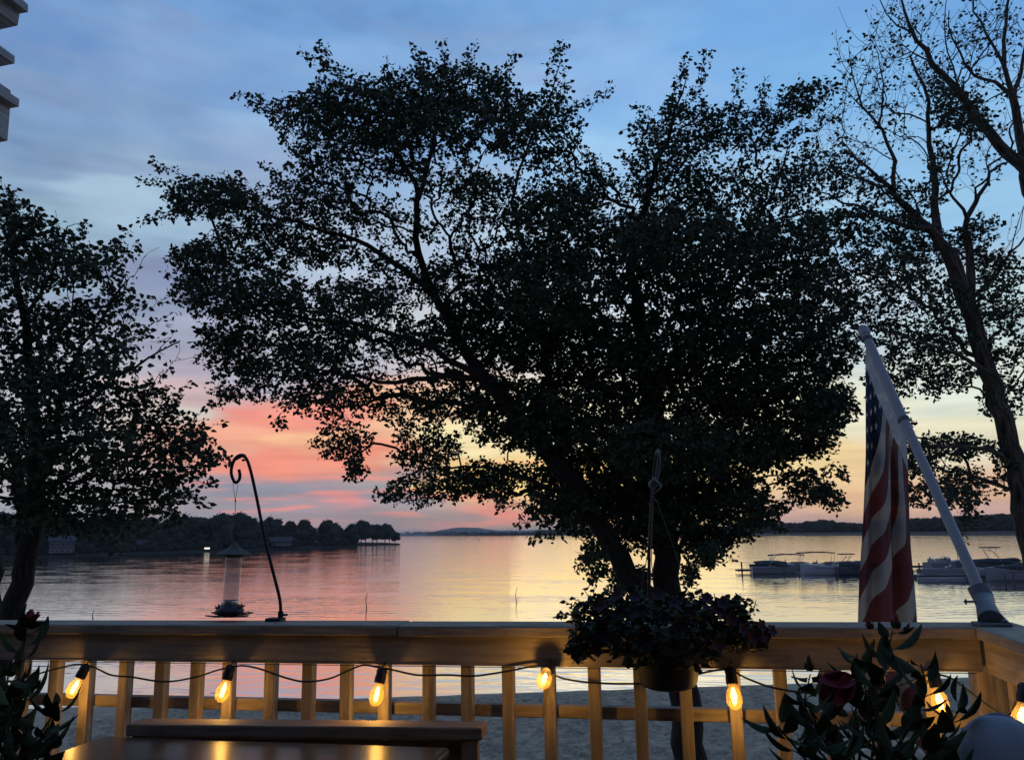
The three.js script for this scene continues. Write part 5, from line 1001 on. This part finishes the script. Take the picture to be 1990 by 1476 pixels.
function pontoon(label, pos, turn, o = {}) {
  const g = thing('pontoon_boat', label, 'boat', pos, turn), L = o.length ?? 7.2;
  for (const s of [-1, 1]) part('pontoon', tube([V(-L / 2, 0.12, s * 0.85), V(L / 2 - 1, 0.12, s * 0.85), V(L / 2 - 0.3, 0.2, s * 0.85), V(L / 2 + 0.15, 0.42, s * 0.85)], [0.33, 0.33, 0.24, 0.06], 12), hullM.metal, g);
  part('deck', box(L, 0.12, 2.5, 0, 0.52, 0, 0.03), hullM.grey, g);
  for (const s of [-1, 1]) { part('side_panel', box(L * 0.9, 0.62, 0.05, 0.05, 0.93, s * 1.2, 0.02), o.panel ?? hullM.grey, g); part('rail', tube([V(-L * 0.42, 1.3, s * 1.2), V(L * 0.47, 1.3, s * 1.2)], 0.03, 6), hullM.metal, g); }
  part('front_gate', box(0.05, 0.62, 2.3, L * 0.485, 0.93, 0, 0.02), o.panel ?? hullM.grey, g);
  for (const [x, z, w] of [[L * 0.28, 0.75, 2.2], [L * 0.28, -0.75, 2.2], [-L * 0.3, 0.7, 1.7]]) part('seat', [box(w, 0.42, 0.62, x, 0.8, z, 0.1), box(w, 0.5, 0.2, x, 1.16, z + Math.sign(z) * 0.28, 0.08)], hullM.seat, g);
  part('console', [box(0.7, 0.95, 0.8, -0.2, 1.05, -0.6, 0.1), box(0.04, 0.4, 0.7, 0.1, 1.65, -0.6, 0.02)], hullM.grey, g);
  if (o.top !== false) {
    const H = o.high ?? 2.75, a = o.from ?? -L * 0.42, b = o.to ?? L * 0.1, cv = [];
    for (let i = 0; i <= 10; i++) { const f = i / 10; cv.push([lerp(a, b, f), H + 0.14 * Math.sin(f * Math.PI) + 0.03 * Math.sin(f * 19)]); }
    const s = new THREE.Shape(); cv.forEach(([x, y], i) => (i ? s.lineTo(x, y + 0.05) : s.moveTo(x, y + 0.05))); [...cv].reverse().forEach(([x, y]) => s.lineTo(x, y - 0.1));
    part('canopy', new THREE.ExtrudeGeometry(s, { depth: 2.3, bevelEnabled: false }).translate(0, 0, -1.15), hullM.canvas, g);
    for (const z of [-1.15, 1.15]) for (const x of [a + 0.1, b - 0.1]) part('canopy_pole', tube([V(x, H, z), V(lerp(x, (a + b) / 2, o.slant ?? 0.5), 1.25, z)], 0.03, 6), hullM.metal, g);
  }
  if (o.motor !== false) outboard(g, -L / 2 - 0.15, 0.55);
  return g;
}
function runabout(label, pos, turn, o = {}) {
  const g = thing('motor_boat', label, 'boat', pos, turn), L = o.length ?? 7, N = 14, pos3 = [], idx = [], B = o.beam ?? 1.2, hh = o.high ?? 1.1;
  const rows = 7;
  for (let i = 0; i <= N; i++) {
    const f = i / N, x = lerp(-L / 2, L / 2, f), w = B * (f < 0.45 ? 1 : Math.sqrt(Math.max(0, 1 - ((f - 0.45) / 0.55) ** 2.2))), sheer = hh + 0.35 * f * f;
    [[0, -0.3 + 0.5 * Math.max(0, f - 0.7)], [0.55, -0.15 + 0.6 * Math.max(0, f - 0.7)], [0.9, 0.25 + 0.3 * Math.max(0, f - 0.6)], [1, sheer * 0.75], [0.97, sheer], [0.8, sheer + 0.05], [0, sheer + 0.1]].forEach(([k, y]) => pos3.push(x + (k < 0.5 ? 0 : 0.0), y, w * k));
  }
  for (let i = 0; i < N; i++) for (let k = 0; k < rows - 1; k++) { const a = i * rows + k, b = a + rows; idx.push(a, b, a + 1, a + 1, b, b + 1); }
  const half = new THREE.BufferGeometry(); half.setAttribute('position', new THREE.Float32BufferAttribute(pos3, 3)); half.setIndex(idx);
  const other = half.clone().scale(1, 1, -1); half.computeVertexNormals(); other.index.array.reverse(); other.computeVertexNormals();
  part('hull', [half, other, new THREE.PlaneGeometry(2 * B, hh).rotateY(-Math.PI / 2).translate(-L / 2 + 0.005, hh / 2, 0)], o.hull ?? hullM.white, g);
  part('rub_rail', [tube([V(-L / 2, hh * 0.76, B * 1.01), V(0, hh * 0.8, B * 1.01), V(L * 0.25, hh * 0.85, B * 0.9)], 0.04, 6), tube([V(-L / 2, hh * 0.76, -B * 1.01), V(0, hh * 0.8, -B * 1.01), V(L * 0.25, hh * 0.85, -B * 0.9)], 0.04, 6)], hullM.dark, g);
  if (o.cover) { const c = lump(1, L * 0.42, 0.62, B * 0.92, -L * 0.05, hh + 0.15, 0, 3, o.cover), p = c.attributes.position; for (let i = 0; i < p.count; i++) if (p.getY(i) < hh - 0.1) p.setY(i, hh - 0.1); c.computeVertexNormals(); part('cover', c, hullM.canvas, g); }
  else {
    part('windshield', [box(0.05, 0.5, 1.6, 0.5, hh + 0.4, 0, 0.02).rotateZ(0), box(0.9, 0.45, 0.04, 0.05, hh + 0.36, 0.82, 0.02), box(0.9, 0.45, 0.04, 0.05, hh + 0.36, -0.82, 0.02)], hullM.glass, g);
    for (const x of [-0.6, -1.9]) part('seat', [box(0.6, 0.3, 1.7, x, hh + 0.1, 0, 0.08), box(0.2, 0.6, 1.7, x - 0.35, hh + 0.3, 0, 0.08)], hullM.seat, g);
  }
  if (o.tower) { const H = o.tower; for (const s of [-1, 1]) part('tower', tube(curve([V(-0.9, hh, s * B * 0.95), V(-0.3, H * 0.75, s * B * 0.9), V(0.3, H, s * B * 0.7), V(0.3, H, 0)], 12), 0.05, 6), hullM.metal, g); if (o.shade) part('canopy', box(2.1, 0.14, 1.9, 0, H + 0.42, 0, 0.05), hullM.canvas, g), part('canopy_pole', [tube([V(-0.4, H * 0.9, 0.8), V(-0.4, H + 0.4, 0.8)], 0.03, 6), tube([V(-0.4, H * 0.9, -0.8), V(-0.4, H + 0.4, -0.8)], 0.03, 6), tube([V(0.5, H, 0.6), V(0.6, H + 0.4, 0.7)], 0.03, 6)], hullM.metal, g); }
  if (o.motor) outboard(g, -L / 2 - 0.1, 0.6);
  return g;
}
function dock(label, a, b, piles, width = 1.8) {
  const d = b.clone().sub(a), L = d.length(), g = thing('dock', label, 'dock', a.clone(), -Math.atan2(d.z, d.x)), n = Math.round(L / 0.6);
  part('frame', [box(L, 0.22, 0.15, L / 2, 0.38, width / 2 - 0.1, 0.02), box(L, 0.22, 0.15, L / 2, 0.38, -width / 2 + 0.1, 0.02)], hullM.timber, g);
  const bd = box(0.56, 0.06, width, 0, 0.52, 0, 0.01);
  for (let i = 0; i < n; i++) { const m = part('board', bd, hullM.timber, g); m.position.x = (i + 0.5) * L / n; }
  for (const [f, h, s = 1] of piles) part('piling', [cyl(V(f * L, -1, s * width / 2), V(f * L, h, s * width / 2), 0.13, 0.12, 8), new THREE.ConeGeometry(0.15, 0.14, 8).translate(f * L, h + 0.06, s * width / 2)], hullM.timber, g);
  return g;
}
{
  const Y = (x, y) => onY(x, y, 0);
  dock('floating dock at the left end of the moored boats with a thin leaning post', Y(1432, 1113), Y(1690, 1108), [[0.03, 1.7], [0.12, 1.1, -1], [0.24, 1.3, -1], [0.5, 1.2, -1], [0.78, 1.4, -1], [0.97, 1.3, -1]]);
  { const b = Y(1462, 1110); const m = thing('dock_box', 'small rounded storage box on the end of the left dock', 'dock box', V(b.x, 0.55, b.z)); part('body', box(0.8, 0.5, 0.6, 0, 0.25, 0, 0.06), hullM.grey, m); part('lid', box(0.84, 0.16, 0.64, 0, 0.56, 0, 0.07), hullM.grey, m); }
  runabout('covered grey motor boat with a folded arch at the left end of the moored row', Y(1505, 1114), 0.08, { length: 6.8, cover: 2.3, tower: 2.75, hull: hullM.grey });
  pontoon('pontoon boat under a low flat canopy behind the covered grey boat', Y(1528, 1109), 0.05, { length: 7.4, high: 2.55, from: -2.6, to: 2.9, slant: 0.2 });
  pontoon('pontoon boat with the tallest flat canopy in the middle of the moored row', Y(1590, 1111), 0.04, { length: 7.6, high: 2.95, from: -2.9, to: 2.6, slant: 0.05 });
  runabout('pale open motor boat pointing left in front of the tall canopied pontoon boat', Y(1612, 1116), Math.PI - 0.05, { length: 8, hull: hullM.white, high: 1.25, beam: 1.3 });
  runabout('motor boat with a small raised sun shade just left of the flag', Y(1648, 1112), 0.12, { length: 7.4, hull: hullM.grey, tower: 2.35, shade: true });
  runabout('dark hulled motor boat partly hidden by the left edge of the flag', Y(1672, 1116), 0.1, { length: 7, hull: hullM.dark, cover: 5.2 });
  dock('long low dock right of the flag with thin pilings', Y(1740, 1106), Y(2060, 1102), [[0.14, 0.95], [0.2, 1.35], [0.235, 1.75, -1], [0.33, 1.75, -1], [0.52, 1.3], [0.7, 1.5], [0.9, 1.4]]);
  pontoon('pontoon boat without canopy, outboard motor at its left end, beside the flag pole', Y(1852, 1124), -0.02, { length: 9, top: false, panel: hullM.grey });
  runabout('covered motor boat with high arched tower and flat shade right of the flag pole', Y(1930, 1117), Math.PI + 0.15, { length: 9.5, high: 1.5, beam: 1.5, hull: hullM.dark, cover: 7.7, tower: 3.3, shade: true });
  runabout('pale motor boat behind the flag pole with small curved windshield', Y(1838, 1106), 0.3, { length: 6, hull: hullM.grey, tower: 1.9 });
  runabout('grey covered motor boat at the right edge of the marina', Y(1990, 1128), Math.PI + 0.05, { length: 8.5, high: 1.3, hull: hullM.grey, cover: 3.9 });
  pontoon('pale pontoon boat with bright seats below the arched tower', Y(1955, 1126), 0.02, { length: 8, top: false, panel: hullM.white, motor: false });
  [[1525, 1118, 1.0, 'mooring post in front of the covered grey boat at the left of the marina'], [1553, 1119, 0.8, 'short mooring post before the gap between covered boat and pale open boat'], [1629, 1120, 1.3, 'mooring post in front of the boats left of the flag'], [1955, 1135, 1.1, 'mooring post in front of the pale pontoon boat right of the pole'], [1972, 1136, 1.2, 'mooring post nearest the right edge of the marina']].forEach(([x, y, h, label]) => { const b = Y(x, y), t = thing('mooring_post', label, 'post', b); part('post', cyl(V(0, -1, 0), V(0, h, 0), 0.12, 0.11, 8), hullM.timber, t); part('cap', new THREE.ConeGeometry(0.14, 0.12, 8).translate(0, h + 0.05, 0), hullM.timber, t); });
  { const b = Y(1864, 1106), t = thing('mast', 'tall thin mast beside the flag pole', 'mast', b); part('pole', cyl(V(0, -0.5, 0), V(0.05, 4.3, 0), 0.05, 0.03, 6), hullM.timber, t); }
}
{
  reseed(55);
  const wallM = std({ name: 'lake_house_wall', color: rgb(0.09, 0.1, 0.105), roughness: 0.9 }), roofM = std({ name: 'lake_house_roof', color: rgb(0.07, 0.07, 0.075), roughness: 0.95 }), paneM = std({ name: 'lake_house_pane', color: rgb(0.03, 0.035, 0.04), roughness: 0.15 });
  const lakeHouse = (px, py, back, w, h, storeys, label) => {
    const s = onY(px, py, 0), d = V(s.x, 0, s.z).normalize(), b = s.clone().addScaledVector(d, back); b.y = 1.6;
    const g = thing('lake_house', label, 'house', b, Math.atan2(-d.x, -d.z));
    part('wall', box(w, h, 8, 0, h / 2, 0, 0.05), wallM, g);
    const sh = new THREE.Shape([new THREE.Vector2(-5, 0), new THREE.Vector2(0, 2.6), new THREE.Vector2(5, 0)]);
    part('roof', new THREE.ExtrudeGeometry(sh, { depth: w + 1, bevelEnabled: false }).rotateY(Math.PI / 2).translate(-w / 2 - 0.5, h, 0), roofM, g);
    for (let k = 0; k < storeys; k++) for (let i = 0; i < Math.floor(w / 2.3); i++) { const x = -w / 2 + 1.4 + i * 2.3, y = 1.4 + k * 2.8, f = part('window', box(1.5, 1.6, 0.12, x, y, 4.04, 0.03), hullM.white, g); part('pane', box(1.2, 1.3, 0.06, x, y, 4.1, 0.02), paneM, f); }
    part('porch', [box(w * 0.8, 0.15, 2.4, 0, 0.6, 5.2, 0.03), box(w * 0.8, 0.1, 0.1, 0, 1.5, 6.3, 0.02), ...[-0.38, -0.13, 0.13, 0.38].map((k) => box(0.12, 1.5, 0.12, w * k, 0.75, 6.3, 0.02))], hullM.white, g);
  };
  lakeHouse(118, 1082, 13, 11, 5.8, 2, 'two storey pale lake house among the trees on the far left shore');
  lakeHouse(28, 1084, 16, 8, 3.4, 1, 'small low lake house near the left edge of the far shore');
  lakeHouse(285, 1076, 16, 10, 3.2, 1, 'long low lake house right of the leafy tree on the far left shore');
  lakeHouse(545, 1067, 12, 13, 3.2, 1, 'dim low lake house between the hook and the tip of the point');
  dock('private dock below the two storey lake house on the far left shore', onY(66, 1083.5, 0), onY(152, 1081, 0), [[0.05, 1.6], [0.35, 1.6], [0.65, 1.6], [0.95, 1.6]]);
  dock('short private dock at the waterline on the far left shore beyond the tree', onY(195, 1079.5, 0), onY(232, 1078.3, 0), [[0.05, 1.6], [0.95, 1.6]]);
  const lamp = (px, py, T, w, h, col, str, label) => {
    const p = at(px, py, T), t = thing('shore_lamp', label, 'lamp', V(p.x, 1.2, p.z)), y = Math.max(0.6, p.y - 1.2);
    part('post', cyl(V(0, 0, -0.3), V(0, y, -0.3), 0.12, 0.1, 8), farBark, t);
    part('lamp_glass', box(w, h, 0.3, 0, y, 0, 0.05), std({ name: 'lit_lamp', color: rgb(0.05, 0.05, 0.05), emissive: col, emissiveIntensity: str, roughness: 1 }), t);
  };
  const D = (px, py, q) => { const s = onY(px, py, 0); return -(V(s.x, -7, s.z).applyMatrix4(RI).z) + q; };
  lamp(402, 1065, D(402, 1072, -4), 3.1, 0.9, rgb(1, 0.92, 0.75), 1.3, 'bright long boathouse light on the far left shore beside the feeder roof');
  lamp(615, 1053, D(615, 1063.5, 2), 0.9, 1.0, rgb(1, 0.95, 0.85), 0.9, 'small white light on the far left shore right of the hook');
  lamp(1957, 1022, D(1957, 1033.8, 20), 2.6, 1.8, rgb(1, 0.92, 0.8), 0.7, 'tiny white light in the woods across the lake at the right');
}
scene.fog = new THREE.FogExp2(new THREE.Color().setRGB(0.9, 0.88, 0.9), 0.00009);   // thin evening haze over the lake
renderer.render(scene, camera);
